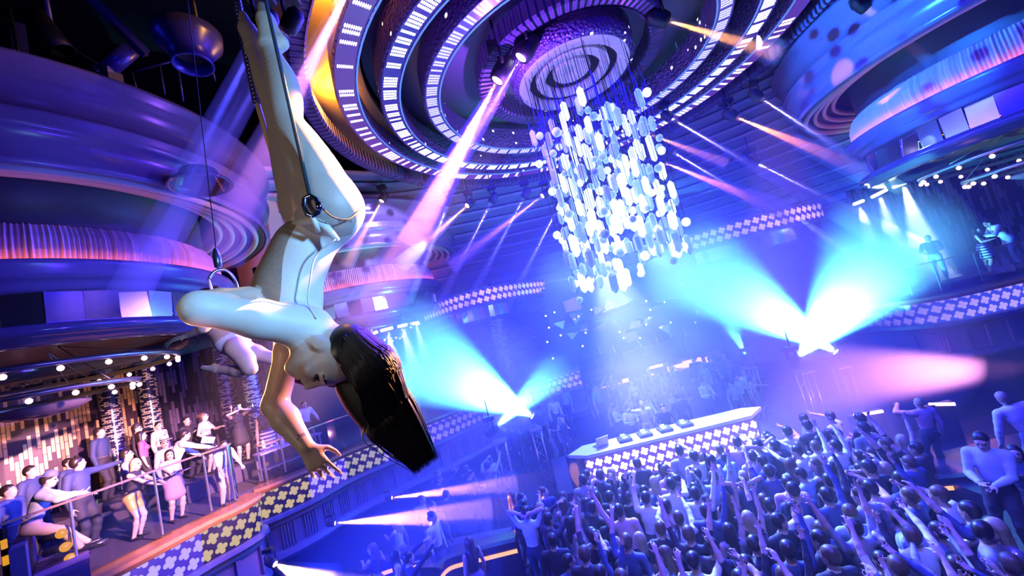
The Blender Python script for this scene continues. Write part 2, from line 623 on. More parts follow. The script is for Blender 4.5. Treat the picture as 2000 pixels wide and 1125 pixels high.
panel_strip('balcony_front', p3, FZR, LEDR, 'right-hand balcony front with blue flower screen under the two men')

def floor_poly(name, edge, back, z, th=0.14):
    vs = [(x, y, z) for x, y in edge] + [(x, y, z) for x, y in back]
    bmv = [(x, y, z - th) for x, y, _ in vs]
    n = len(vs)
    fs = [tuple(reversed(range(n))), tuple(n + i for i in range(n))]
    fs += [(i, (i + 1) % n, n + (i + 1) % n, n + i) for i in range(n)]
    structure(name, MB().add(vs + bmv, fs), mat('balcony_carpet', (0.06, 0.05, 0.08), 0.8))
floor_poly('floor_left', [(x - 0.45, y) for x, y in p1] + [(-7.7, 10.3)], list(reversed(arc(LB, 4.55, 215, 62))), FZ - 0.001)
floor_poly('floor_back', [(p[0] - 0.3, p[1] + 0.35) for p in p2], [(2.0, 21.5), (-5, 21.2), (-9, 18.5), (-8.6, 13.5)], FZ - 0.002)
floor_poly('floor_right', [(p[0] + 0.35, p[1] + 0.15) for p in p3], [(18.8, 15), (14, 19), (10, 20.5)], FZR - 0.001)

# ---- glass balustrades
GLASS = bpy.data.materials.new('rail_glass')
GLASS.use_nodes = True
_t = GLASS.node_tree
_t.nodes.remove(_t.nodes['Principled BSDF'])
_tr, _gl, _mx, _fr = (_t.nodes.new('ShaderNode' + k) for k in ('BsdfTransparent', 'BsdfGlossy', 'MixShader', 'Fresnel'))
_tr.inputs[0].default_value = (0.86, 0.88, 0.96, 1)
_gl.inputs['Roughness'].default_value = 0.05
_fr.inputs[0].default_value = 1.45
_t.links.new(_fr.outputs[0], _mx.inputs[0]); _t.links.new(_tr.outputs[0], _mx.inputs[1]); _t.links.new(_gl.outputs[0], _mx.inputs[2])
_t.links.new(_mx.outputs[0], _t.nodes['Material Output'].inputs['Surface'])

def glass_rail(path, z, h, label, every=7):
    o = thing('glass_balustrade', label, 'railing')
    q = path
    MB().sweep(q, [(-0.006, z + 0.06), (-0.006, z + h), (0.006, z + h), (0.006, z + 0.06)], cprof=True).build('glass_pane', GLASS, o)
    MB().sweep(q, [(-0.03, z + h), (-0.03, z + h + 0.035), (0.03, z + h + 0.035), (0.03, z + h)], cprof=True).build('handrail', mat('copper_rail', (0.8, 0.45, 0.3), 0.25, 0.9), o)
    for i in range(0, len(q), every):
        MB().box((q[i][0], q[i][1], z + 0.04 + h / 2), (0.03, 0.03, h - 0.08)).build('post', STEEL, o)
    return o
off = lambda path, d: [(path[i][0] - d * (path[min(i + 1, len(path) - 1)][1] - path[max(i - 1, 0)][1]) / max(1e-6, math.dist(path[min(i + 1, len(path) - 1)], path[max(i - 1, 0)])),
                        path[i][1] + d * (path[min(i + 1, len(path) - 1)][0] - path[max(i - 1, 0)][0]) / max(1e-6, math.dist(path[min(i + 1, len(path) - 1)], path[max(i - 1, 0)]))) for i in range(len(path))]
glass_rail(off(p1, 0.3)[6:40], FZ + 0.04, 1.3, 'glass balustrade with copper handrail in front of the seated man and standing women')
glass_rail(off(p2, 0.3)[3:22], FZ + 0.04, 0.95, 'glass balustrade beside the bottles, behind the dancer\'s wrist', 6)
glass_rail(off(p3, 0.3)[22:], FZR + 0.04, 0.95, 'glass balustrade on the right balcony in front of the two men')

# ================================================================== round bay canopies
PLT = MB()
def pleats(n=620):
    vs, fs = [], []
    prof = [(3.16, 3.82), (3.33, 3.74), (3.45, 3.5), (3.47, 3.25), (3.42, 2.96)]
    rr = random.Random(3)
    ph = [rr.uniform(-1, 1) for _ in range(n)]
    for i, (r, z) in enumerate(prof):
        for k in range(n):
            a = 2 * math.pi * k / n
            d = (0.028 if k % 2 else -0.028) + 0.022 * ph[k]
            vs.append(((r + d) * math.cos(a), (r + d) * math.sin(a), z))
    for i in range(len(prof) - 1):
        for k in range(n):
            k2 = (k + 1) % n
            fs.append((i * n + k, i * n + k2, (i + 1) * n + k2, (i + 1) * n + k))
    return MB().add(vs, fs)

def canopy(c, label, first=None):
    if first is not None:
        return dup(first, loc=(c[0], c[1], H), label=label)
    o = thing('round_canopy', label, 'canopy', (c[0], c[1], H))
    MB().lathe([(4.55, 5.95), (5.0, 5.95), (5.02, 5.85), (4.9, 5.8), (4.93, 5.72), (4.85, 5.66), (4.88, 5.58), (4.8, 5.5),
                (4.8, 5.12), (4.86, 5.1), (4.9, 5.02), (4.82, 4.96), (4.86, 4.88), (4.8, 4.8), (4.72, 4.75), (4.74, 4.3), (4.78, 4.26), (4.7, 4.2)], 96).build('moulded_fascia', MOLD, o)
    st = [(4.7, 4.2)]
    for i in range(5):
        r0 = 4.7 - i * 0.27
        st += [(r0 - 0.02, 4.26 + i * 0.14), (r0 - 0.06, 4.22 + i * 0.14), (r0 - 0.1, 4.28 + i * 0.14), (r0 - 0.27, 4.3 + i * 0.14)]
    st += [(3.2, 4.95), (3.2, 3.8)]
    for r_, z_ in ((4.45, 4.22), (4.18, 4.30), (3.91, 4.40), (3.64, 4.50)):
        MB().lathe([(r_ + 0.05, z_ + 0.1), (r_ + 0.06, z_), (r_, z_ - 0.05), (r_ - 0.06, z_), (r_ - 0.05, z_ + 0.1)], 96).build('soffit_ridge', PLAS, o)
    MB().lathe(st, 96).build('stepped_soffit', DARK, o)
    pleats().build('pleated_skirt', FAB, o)
    MB().lathe([(3.48, 2.955), (3.56, 2.955)], 96).build('cove_light', ORANGE, o)
    MB().lathe([(3.4, 2.93), (3.6, 2.93), (3.62, 3.0), (3.74, 3.0), (3.78, 2.9), (3.7, 2.84), (3.72, 2.76), (3.6, 2.68), (3.5, 2.62), (3.5, 2.55), (3.34, 2.5), (3.0, 2.5)], 96).build('cornice', MOLD, o)
    rr = random.Random(5)
    for k in range(44):
        a = 2 * math.pi * k / 44
        w = 2 * math.pi * 3.34 / 44
        M = Matrix.Translation((3.34 * math.cos(a), 3.34 * math.sin(a), 2.23)) @ Matrix.Rotation(a + rr.uniform(-.12, .12), 4, 'Z') @ Matrix.Rotation(rr.uniform(-.22, .12), 4, 'Y')
        MB().box((0, 0, 0), (0.02, w * 0.985, 0.56), M=M).build('mirror_panel', MIRR, o)
    MB().lathe([(3.1, 1.98), (3.45, 1.96), (3.62, 1.9), (3.66, 1.8), (3.58, 1.72), (3.52, 1.7), (3.48, 1.62), (3.2, 1.6), (2.9, 1.66), (2.6, 1.7), (2.55, 1.8), (2.55, 2.0)], 96).build('lower_ring', mat('glossy_ring', (0.10, 0.10, 0.16), 0.12, 0.2), o)
    MB().lathe([(2.56, 1.98), (0.02, 2.02)], 48).build('inner_soffit', mat('rust_soffit', (0.2, 0.07, 0.05), 0.3), o)
    return o
C0 = canopy(LB, 'large round canopy at far left with orange-lit pleated skirt and mirror frieze')
canopy(FB, 'smaller-looking pleated canopy beside the dancer\'s torso, between left bay and back wall', C0)
canopy(RB, 'round canopy at upper right with blue and pink lit pleats above bright white bars', C0)

def ring_lamp(c, label, first=None):
    if first is not None:
        return dup(first, loc=(c[0], c[1], H), label=label)
    o = thing('ring_chandelier', label, 'chandelier', (c[0], c[1], H))
    for r, z, n in ((2.35, 1.36, 22), (1.55, 0.92, 16)):
        MB().lathe([(r - 0.05, z), (r + 0.05, z), (r + 0.05, z + 0.1), (r - 0.05, z + 0.1), (r - 0.05, z)], 64).build('hoop', STEEL, o)
        for k in range(n):
            a = 2 * math.pi * k / n
            b = MB().ball((r * math.cos(a), r * math.sin(a), z - 0.07), 0.055, 10, 6)
            b.build('bulb', BULB, o)
        for k in range(3):
            a = 2 * math.pi * k / 3
            MB().tube([(r * math.cos(a), r * math.sin(a), z + 0.1), (0.5 * math.cos(a), 0.5 * math.sin(a), 2.0)], 0.012, 6).build('rod', STEEL, o)
    MB().lathe([(0.02, 0.55), (0.5, 0.6), (0.75, 0.72), (0.72, 0.8), (0.02, 0.7)], 32).build('bowl', mat('smoked_bowl', (0.2, 0.15, 0.25), 0.15), o)
    return o
L0 = ring_lamp(LB, 'two-tier hoop chandelier of pink bulbs under the far-left canopy')
ring_lamp(FB, 'hoop chandelier of bulbs under the canopy beside the dancer\'s torso', L0)
ring_lamp(RB, 'hoop chandelier of pink bulbs under the upper-right canopy', L0)
# ================================================================== kinetic LED rings and the crystal chandelier
Z6 = H + 6.0
WALLB = bumpy('beaded_ring_wall', (0.34, 0.22, 0.5), 13.0, 0.08)
WALLC = bumpy('dark_beaded_ring_wall', (0.24, 0.15, 0.38), 13.0, 0.14)
RIB = bumpy('ribbed_ring_wall', (0.22, 0.16, 0.34), 9.0, 0, 0.35, ribs=38)
BLUETUBE = glow('blue_edge_tube', (0.1, 0.25, 1.0), 1.2)
def led_ring(c, r, w, h, led, wall, label, z=Z6, rib=False, tube=True):
    o = thing('ceiling_ring', label, 'light ring', (c[0], c[1], z))
    n = 144
    circ = [(math.cos(-2 * math.pi * k / n), math.sin(-2 * math.pi * k / n)) for k in range(n)]
    def ringpath(rr): return [(x * rr, y * rr) for x, y in circ]
    MB().lathe([(r - w / 2, 0.03), (r - w / 2 + 0.02, 0.0), (r - w / 2 - 0.03, 0.05), (r - w / 2 - 0.02, h), (r + w / 2 + 0.02, h), (r + w / 2 + 0.03, 0.05), (r + w / 2 - 0.02, 0.0), (r + w / 2 - 0.02, 0.03), (r - w / 2, 0.03)], n, smooth=False, us=2 * math.pi * r).build('beaded_wall', wall, o)
    if led:
        MB().lathe([(r - w / 2 + 0.02, 0.012), (r + w / 2 - 0.02, 0.012)], n, smooth=False, us=2 * math.pi * r).build('led_face', led, o)
        if tube:
            MB().tube([((r - w / 2 - 0.02) * math.cos(2 * math.pi * k / 96), (r - w / 2 - 0.02) * math.sin(2 * math.pi * k / 96), 0.0) for k in range(97)], 0.018, 6, cap=False).build('edge_tube', BLUETUBE, o)
    for k in range(6):
        a = 2 * math.pi * k / 6 + 0.3
        MB().tube([(r * math.cos(a), r * math.sin(a), h), (r * math.cos(a), r * math.sin(a), H + 10.1 - z)], 0.02, 6).build('hanging_rod', STEEL, o)
    return o
led_ring(RC, 5.72, 0.44, 0.55, led_bars('led_outer', 7.5, 0.40, 0.55, (1, 0.92, 0.95), 2.2, (0.10, 0.03, 0.30)), WALLB, 'outermost LED ring of the ceiling, purple face with sparse white bars')
led_ring((2.9, 10.28), 4.83, 0.42, 0.75, led_bars('led_middle', 11.0, 0.38, 0.85, (1, 0.97, 0.92), 3.2, (0.03, 0.02, 0.30)), WALLC, 'middle LED ring of the ceiling with the brightest dense white bars')
led_ring((2.88, 10.1), 3.77, 0.36, 0.75, led_bars('led_inner', 11.5, 0.32, 0.93, (0.7, 0.68, 1.0), 1.7, (0.06, 0.06, 0.45)), WALLC, 'inner LED ring of the ceiling with dimmer lilac bars')
led_ring(RC, 6.6, 0.28, 0.4, None, RIB, 'wide ribbed cornice ring round the outside of all the LED rings', z=Z6 - 0.05)
led_ring((2.88, 10.1), 2.3, 0.34, 0.5, None, RIB, 'ribbed purple collar ring round the tiered ceiling rose', z=Z6 + 0.25)

PLATE = mat('ceiling_plate', (0.34, 0.32, 0.42), 0.5)
structure('trim_2', MB().lathe([(5.3, 0.0), (7.0, 0.0), (7.0, 0.2), (5.3, 0.2), (5.3, 0.0)], 96, M=Matrix.Translation((RC[0], RC[1], Z6 + 0.75))), mat('plate_orange_uplight', (0.55, 0.36, 0.14), 0.6))  # orange uplight is also painted into this plate's colour
structure('trim_3', MB().lathe([(0.02, 0.0), (5.25, 0.0), (5.25, 0.2), (0.02, 0.2)], 96, M=Matrix.Translation((RC[0], RC[1], Z6 + 1.1))), PLATE)

rose = thing('ceiling_rose', 'tiered lilac ceiling rose from which the crystals hang', 'ceiling rose', (2.9, 9.95, Z6))
LIL = glow('lilac_panel', (0.22, 0.2, 0.75), 0.55, base=(0.5, 0.5, 0.6))
MB().lathe([(1.46, 0.03), (1.62, 0.08), (1.66, 0.7), (0.02, 0.75)], 96).build('beaded_drum', WALLC, rose)
for r0, r1, z in ((1.47, 1.18, 0.02), (0.98, 0.74, 0.10), (0.5, 0.02, 0.2)):
    MB().lathe([(r0, z), (r1, z), (r1, z + 0.14), (r0, z + 0.14), (r0, z)], 72).build('lilac_tier', LIL, rose)
MB().lathe([(1.18, 0.18), (0.98, 0.3), (0.98, 0.12), (0.74, 0.26), (0.5, 0.34), (0.02, 0.36)], 72).build('dark_recess', BLK, rose)

# crystals: 100 that show largest are parts, the rest one part
ch = thing('crystal_chandelier', 'tall chandelier of glowing white and glassy crystals hanging from the ceiling rose', 'chandelier', (2.98, 9.95, H))
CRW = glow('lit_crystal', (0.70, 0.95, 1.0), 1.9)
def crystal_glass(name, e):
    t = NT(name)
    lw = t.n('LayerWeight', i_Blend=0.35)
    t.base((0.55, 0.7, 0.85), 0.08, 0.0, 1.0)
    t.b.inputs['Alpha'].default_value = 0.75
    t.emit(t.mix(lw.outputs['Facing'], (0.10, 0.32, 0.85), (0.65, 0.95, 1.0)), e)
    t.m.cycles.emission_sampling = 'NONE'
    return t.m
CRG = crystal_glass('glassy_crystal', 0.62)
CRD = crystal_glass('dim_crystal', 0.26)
def crystal_mesh(m, c, L, r, M0, mi):
    """hexagonal prism with pointed ends"""
    M = Matrix.Translation(c) @ M0
    vs, fs = [], []
    for z, rr in ((-L / 2, 0.02), (-L / 2 + r * 0.9, r), (L / 2 - r * 0.9, r), (L / 2, 0.02)):
        for k in range(6):
            vs.append((rr * math.cos(k * math.pi / 3), rr * math.sin(k * math.pi / 3), z))
    for i in range(3):
        for k in range(6):
            fs.append((i * 6 + k, i * 6 + (k + 1) % 6, i * 6 + 6 + (k + 1) % 6, i * 6 + 6 + k))
    fs += [tuple(reversed(range(6))), tuple(18 + k for k in range(6))]
    m.add(vs, fs, M=M, mi=mi)
cr = random.Random(11)
items, wires = [], MB()
for k in range(620):
    a = cr.uniform(0, 2 * math.pi)
    rad = 1.55 * math.sqrt(cr.uniform(0.08, 1.0))
    x, y = rad * math.cos(a), rad * math.sin(a)
    # the lower edge climbs to the right, the upper edge thins out
    lo = 0.15 + 0.32 * (x + 1.55) / 3.1 + 0.35 * abs(math.sin(2.3 * a)) + (0.35 if rad < 0.9 else 0)
    t = cr.random() ** 0.85
    z = lo + t * (4.75 - lo)
    if z > 3.6 and cr.random() < 0.45: z = cr.uniform(lo, 3.6)
    items.append((x, y, z))
# a thin garland near the top, as in the photo
for k in range(14):
    items.append((-1.25 + 0.17 * k, -0.7 + 0.08 * k, 3.85 + 0.105 * k))
# keep crystals clear of one another
kept = []
for it in items:
    if all((abs(it[0] - q[0]) > 0.17 or abs(it[1] - q[1]) > 0.17 or abs(it[2] - q[2]) > 0.42) for q in kept):
        kept.append(it)
kept.sort(key=lambda p: p[1])
rest = MB()
for n, (x, y, z) in enumerate(kept):
    kind = cr.random()
    M0 = Matrix.Rotation(cr.uniform(0, 1), 4, 'Z') @ Matrix.Rotation(cr.uniform(-.05, .05), 4, 'X')
    lit = 0 if cr.random() < (0.56 if z < 3.0 else 0.3) else (1 if cr.random() < 0.75 else 2)
    if n >= 13 * len(kept) // 14: lit = 0
    tgt = MB() if n < 100 else rest
    if kind < 0.66:
        crystal_mesh(tgt, (x, y, z), cr.uniform(0.36, 0.54), cr.uniform(0.072, 0.10), M0, lit)
    else:
        tgt.ball((x, y, z), cr.uniform(0.08, 0.115), 8, 5, mi=lit)
        for g in range(len(tgt.smooth)): pass
    if n < 100:
        tgt.build('crystal', [CRW, CRG, CRD], ch)
    if n % 2 == 0:
        wires.tube([(x, y, z + 0.15), (x, y, 6.0)], 0.006, 4)
o = rest.build('rear_crystals', [CRW, CRG, CRD], ch); o['kind'] = 'stuff'
o = wires.build('suspension_wires', BLK, ch); o['kind'] = 'stuff'
# ================================================================== bodies: one continuous surface from smoothly joined limbs
def V(*a): return np.array(a if len(a) == 3 else a[0], float)
def unit(v):
    v = np.array(v, float)
    return v / max(1e-9, np.linalg.norm(v))

class Cap:
    def __init__(s, a, ra, b, rb, k=0.02, lab='skin', tag=''):
        s.a, s.b, s.ra, s.rb, s.k, s.lab, s.tag = V(a), V(b), ra, rb, k, lab, tag
    def bounds(s):
        return np.minimum(s.a - s.ra, s.b - s.rb), np.maximum(s.a + s.ra, s.b + s.rb)
    def d(s, P):
        ba = s.b - s.a
        L = max(1e-12, float(ba @ ba))
        t = np.clip(((P - s.a) @ ba.astype(P.dtype)) / L, 0, 1)
        q = P - s.a - t[..., None] * ba
        return np.sqrt((q * q).sum(-1)) - (s.ra + (s.rb - s.ra) * t)
    def grown(s, g, lab=None): return Cap(s.a, s.ra + g, s.b, s.rb + g, s.k, lab or s.lab, s.tag)

class Ell:
    def __init__(s, c, r, rot=None, k=0.02, lab='skin', tag=''):
        s.c, s.r, s.k, s.lab, s.tag = V(c), V(r), k, lab, tag
        s.R = np.eye(3) if rot is None else np.array(rot, float)    # columns: local axes in world
    def bounds(s):
        e = np.sqrt(((s.R * s.r) ** 2).sum(1))
        return s.c - e, s.c + e
    def d(s, P):
        q = (P - s.c) @ s.R
        k0 = np.sqrt(((q / s.r) ** 2).sum(-1)) + 1e-9
        k1 = np.sqrt(((q / (s.r * s.r)) ** 2).sum(-1)) + 1e-9
        return k0 * (k0 - 1) / k1
    def grown(s, g, lab=None): return Ell(s.c, s.r + g, s.R, s.k, lab or s.lab, s.tag)

def sdf_mesh(name, prims, h, mats, smooth=1, cuts=()):
    """surface nets over the smooth union; mats: {label: material}; every face takes the label of its nearest limb"""
    lo = np.min([p.bounds()[0] for p in prims], 0) - 3 * h
    hi = np.max([p.bounds()[1] for p in prims], 0) + 3 * h
    n = np.ceil((hi - lo) / h).astype(int) + 1
    D = np.full(n, 0.5, np.float32)
    ax = [lo[i] + h * np.arange(n[i]) for i in range(3)]
    def sub(p, pad):
        a, b = p.bounds()
        i0 = np.clip(np.floor((a - pad - lo) / h).astype(int), 0, n - 1)
        i1 = np.clip(np.ceil((b + pad - lo) / h).astype(int) + 1, 1, n)
        sl = tuple(slice(x, y) for x, y in zip(i0, i1))
        G = np.stack(np.meshgrid(*[ax[i][sl[i]] for i in range(3)], indexing='ij'), -1).astype(np.float32)
        return sl, G
    for p in prims:
        sl, G = sub(p, p.k + 2.5 * h)
        d = p.d(G).astype(np.float32)
        o = D[sl]
        hh = np.clip(0.5 + 0.5 * (o - d) / p.k, 0, 1)
        D[sl] = o * (1 - hh) + d * hh - p.k * hh * (1 - hh)
    for p in cuts:
        sl, G = sub(p, 3 * h)
        D[sl] = np.maximum(D[sl], -p.d(G).astype(np.float32))
    S = D < 0
    cnt = np.zeros(n - 1, np.int8)
    for dx in (0, 1):
        for dy in (0, 1):
            for dz in (0, 1):
                cnt += S[dx:n[0] - 1 + dx, dy:n[1] - 1 + dy, dz:n[2] - 1 + dz]
    act = (cnt > 0) & (cnt < 8)
    idx = -np.ones(n - 1, np.int32)
    cells = np.argwhere(act)
    idx[act] = np.arange(len(cells))
    offs = np.array([(0, 0, 0), (1, 0, 0), (0, 1, 0), (1, 1, 0), (0, 0, 1), (1, 0, 1), (0, 1, 1), (1, 1, 1)])
    val = np.stack([D[cells[:, 0] + o[0], cells[:, 1] + o[1], cells[:, 2] + o[2]] for o in offs], 1)
    acc = np.zeros((len(cells), 3))
    wt = np.zeros(len(cells))
    for a, b in ((0, 1), (2, 3), (4, 5), (6, 7), (0, 2), (1, 3), (4, 6), (5, 7), (0, 4), (1, 5), (2, 6), (3, 7)):
        x = (val[:, a] < 0) != (val[:, b] < 0)
        t = val[:, a] / np.where(x, val[:, a] - val[:, b], 1)
        acc += np.where(x[:, None], offs[a] + t[:, None] * (offs[b] - offs[a]), 0)
        wt += x
    vert = lo + h * (cells + acc / np.maximum(wt, 1)[:, None])
    quads = []
    for axis in range(3):
        A = [slice(None)] * 3
        B = [slice(None)] * 3
        A[axis], B[axis] = slice(0, -1), slice(1, None)
        s0, s1 = S[tuple(A)], S[tuple(B)]
        e = np.argwhere(s0 != s1)
        u, w = (axis + 1) % 3, (axis + 2) % 3
        e = e[(e[:, u] > 0) & (e[:, w] > 0) & (e[:, u] < n[u] - 1) & (e[:, w] < n[w] - 1)]
        flip = s0[e[:, 0], e[:, 1], e[:, 2]]
        q = []
        for du, dw in ((1, 1), (0, 1), (0, 0), (1, 0)):
            c = e.copy()
            c[:, u] -= du
            c[:, w] -= dw
            q.append(idx[c[:, 0], c[:, 1], c[:, 2]])
        q = np.stack(q, 1)
        q[~flip] = q[~flip][:, ::-1]
        quads.append(q)
    quads = np.concatenate(quads)
    for _ in range(smooth):
        nb = np.zeros_like(vert)
        ct = np.zeros(len(vert))
        for k in range(4):
            a, b = quads[:, k], quads[:, (k + 1) % 4]
            np.add.at(nb, a, vert[b]); np.add.at(ct, a, 1)
            np.add.at(nb, b, vert[a]); np.add.at(ct, b, 1)
        vert = 0.5 * vert + 0.5 * nb / np.maximum(ct, 1)[:, None]
    labs = list(mats)
    mi = np.zeros(len(quads), np.int32)
    if len(labs) > 1:
        ctr = vert[quads].mean(1)
        best = np.full(len(ctr), 1e9)
        for p in prims:
            d = p.d(ctr)
            b = d < best
            best[b] = d[b]
            mi[b] = labs.index(p.lab) if p.lab in labs else 0
    me = bpy.data.meshes.new(name)
    me.vertices.add(len(vert))
    me.vertices.foreach_set('co', vert.astype(np.float32).ravel())
    me.loops.add(len(quads) * 4)
    me.loops.foreach_set('vertex_index', quads.astype(np.int32).ravel())
    me.polygons.add(len(quads))
    me.polygons.foreach_set('loop_start', np.arange(0, len(quads) * 4, 4, dtype=np.int32))
    me.polygons.foreach_set('material_index', mi)
    me.update(calc_edges=True)
    me.polygons.foreach_set('use_smooth', np.ones(len(quads), bool))
    for l in labs: me.materials.append(mats[l])
    me.validate()
    return me

def hand_prims(w, d, nrm, s=1.0, curl=0.35, spread=0.12, thumb=1, fr=0.0085, tag='hand', lab='skin', bends=None):
    """w wrist, d towards the fingers, nrm out of the back of the hand; thumb = +1/-1 side"""
    d, nrm = unit(d), unit(nrm)
    nrm = unit(nrm - d * (nrm @ d))
    lat = np.cross(d, nrm) * thumb              # towards the thumb
    P = []
    kn = []
    for i, x in enumerate((0.030, 0.010, -0.010, -0.029)):
        L = (0.088, 0.092, 0.087, 0.078)[i] * s
        k = w + d * L + lat * x * s
        kn.append(k)
        P.append(Cap(w + lat * x * 0.55 * s + d * 0.012 * s, 0.0135 * s, k, 0.0115 * s, 0.012, lab, tag))
    for i in range(4):
        a = kn[i]
        lens = [(0.040, 0.026, 0.020), (0.045, 0.029, 0.022), (0.041, 0.027, 0.021), (0.032, 0.021, 0.018)][i]
        sp = (1.2, 0.3, -0.5, -1.4)[i] * spread
        cu = (curl * (0.8 + 0.2 * i)) if bends is None else bends[i]
        dd = unit(d + lat * sp)
        ang = 0.0
        for j in range(3):
            ang += cu * (0.8, 1.1, 0.8)[j]
            v = dd * math.cos(ang) - nrm * math.sin(ang)
            b = a + v * lens[j] * s
            P.append(Cap(a, fr * s * (1.08 - 0.08 * j), b, fr * s * (1.0 - 0.1 * j), 0.003, lab, tag))
            a = b
    a = w + d * 0.03 * s + lat * 0.026 * s
    b = a + unit(d * 0.55 + lat * 0.75 - nrm * 0.3) * 0.042 * s
    c = b + unit(d * 0.85 + lat * 0.35 - nrm * 0.35) * 0.032 * s
    e = c + unit(d * 0.9 + lat * 0.1 - nrm * 0.4) * 0.026 * s
    P += [Cap(a, 0.0145 * s, b, 0.0115 * s, 0.01, lab, tag), Cap(b, 0.0108 * s, c, 0.0095 * s, 0.003, lab, tag), Cap(c, 0.0095 * s, e, 0.008 * s, 0.003, lab, tag)]
    return P

def head_prims(c, U, F, s=1.0, lip='skin', eye='skin', brow='skin', fine=True):
    U, F = unit(U), unit(F)
    F = unit(F - U * (F @ U))
    S = np.cross(F, U)
    Rm = np.stack([S, F, U], 1)
    p = lambda x, y, z: c + (S * x + F * y + U * z) * s
    E = lambda x, y, z, r, k=0.02, lab='skin': Ell(p(x, y, z), np.array(r) * s, Rm, k * s, lab, 'head')
    C = lambda a, ra, b, rb, k=0.015, lab='skin': Cap(p(*a), ra * s, p(*b), rb * s, k * s, lab, 'head')
    P = [E(0, -0.012, 0.028, (0.073, 0.092, 0.086), 0.03), E(0, 0.022, -0.028, (0.058, 0.070, 0.080), 0.03),
         C((-0.044, 0.005, -0.058), 0.022, (-0.012, 0.062, -0.095), 0.018, 0.03), C((0.044, 0.005, -0.058), 0.022, (0.012, 0.062, -0.095), 0.018, 0.03),
         C((0, 0.085, 0.016), 0.008, (0, 0.106, -0.026), 0.0125, 0.012), C((-0.012, 0.092, -0.031), 0.008, (0.012, 0.092, -0.031), 0.008, 0.008),
         C((-0.036, 0.074, 0.030), 0.011, (0.036, 0.074, 0.030), 0.011, 0.02),
         E(-0.037, 0.062, -0.020, (0.022, 0.022, 0.02)), E(0.037, 0.062, -0.020, (0.022, 0.022, 0.02)),
         E(0, 0.078, -0.055, (0.026, 0.018, 0.022), 0.02)]
    if fine:
        P += [E(0, 0.0945, -0.052, (0.021, 0.009, 0.0055), 0.003, lip), E(0, 0.0935, -0.061, (0.019, 0.009, 0.006), 0.003, lip)]
        for q in (-1, 1):
            P += [E(q * 0.031, 0.0735, 0.010, (0.0165, 0.0125, 0.0105), 0.003, eye),
                  C((q * 0.018, 0.087, 0.030), 0.0042, (q * 0.046, 0.075, 0.034), 0.0032, 0.004, brow)]
    for q in (-1, 1):
        P += [E(q * 0.074, -0.012, -0.006, (0.010, 0.020, 0.031), 0.008)]
    return P

def hair_prims(c, U, F, s=1.0, style='short', lab='hair'):
    U, F = unit(U), unit(F)
    F = unit(F - U * (F @ U))
    S = np.cross(F, U)
    Rm = np.stack([S, F, U], 1)
    p = lambda x, y, z: c + (S * x + F * y + U * z) * s
    P = [Ell(p(0, -0.026, 0.046), np.array((0.083, 0.096, 0.086)) * s, Rm, 0.03, lab, 'hair'),
         Ell(p(0, -0.055, 0.0), np.array((0.078, 0.062, 0.07)) * s, Rm, 0.03, lab, 'hair')]
    if style == 'long':
        for q in (-1, 1):
            P.append(Cap(p(q * 0.055, -0.03, 0.03), 0.042 * s, p(q * 0.075, -0.03, -0.20), 0.035 * s, 0.03, lab, 'hair'))
        P.append(Cap(p(0, -0.07, 0.0), 0.065 * s, p(0, -0.085, -0.27), 0.06 * s, 0.03, lab, 'hair'))
    if style == 'bun':
        P.append(Ell(p(0, -0.12, 0.06), np.array((0.05, 0.045, 0.045)) * s, Rm, 0.02, lab, 'hair'))
    return P

def two_bone(a, b, L1, L2, pole):
    """middle joint between a and b; b is pulled in when out of reach"""
    a, b, pole = V(a), V(b), V(pole)
    v = b - a
    d = np.linalg.norm(v)
    mx = (L1 + L2) * 0.995
    if d > mx:
        b = a + v / d * mx
        d = mx
        v = b - a
    u = v / max(d, 1e-6)
    x = (L1 * L1 - L2 * L2 + d * d) / (2 * d)
    y = math.sqrt(max(0, L1 * L1 - x * x))
    pl = pole - u * (pole @ u)
    return a + u * x + unit(pl) * y, b

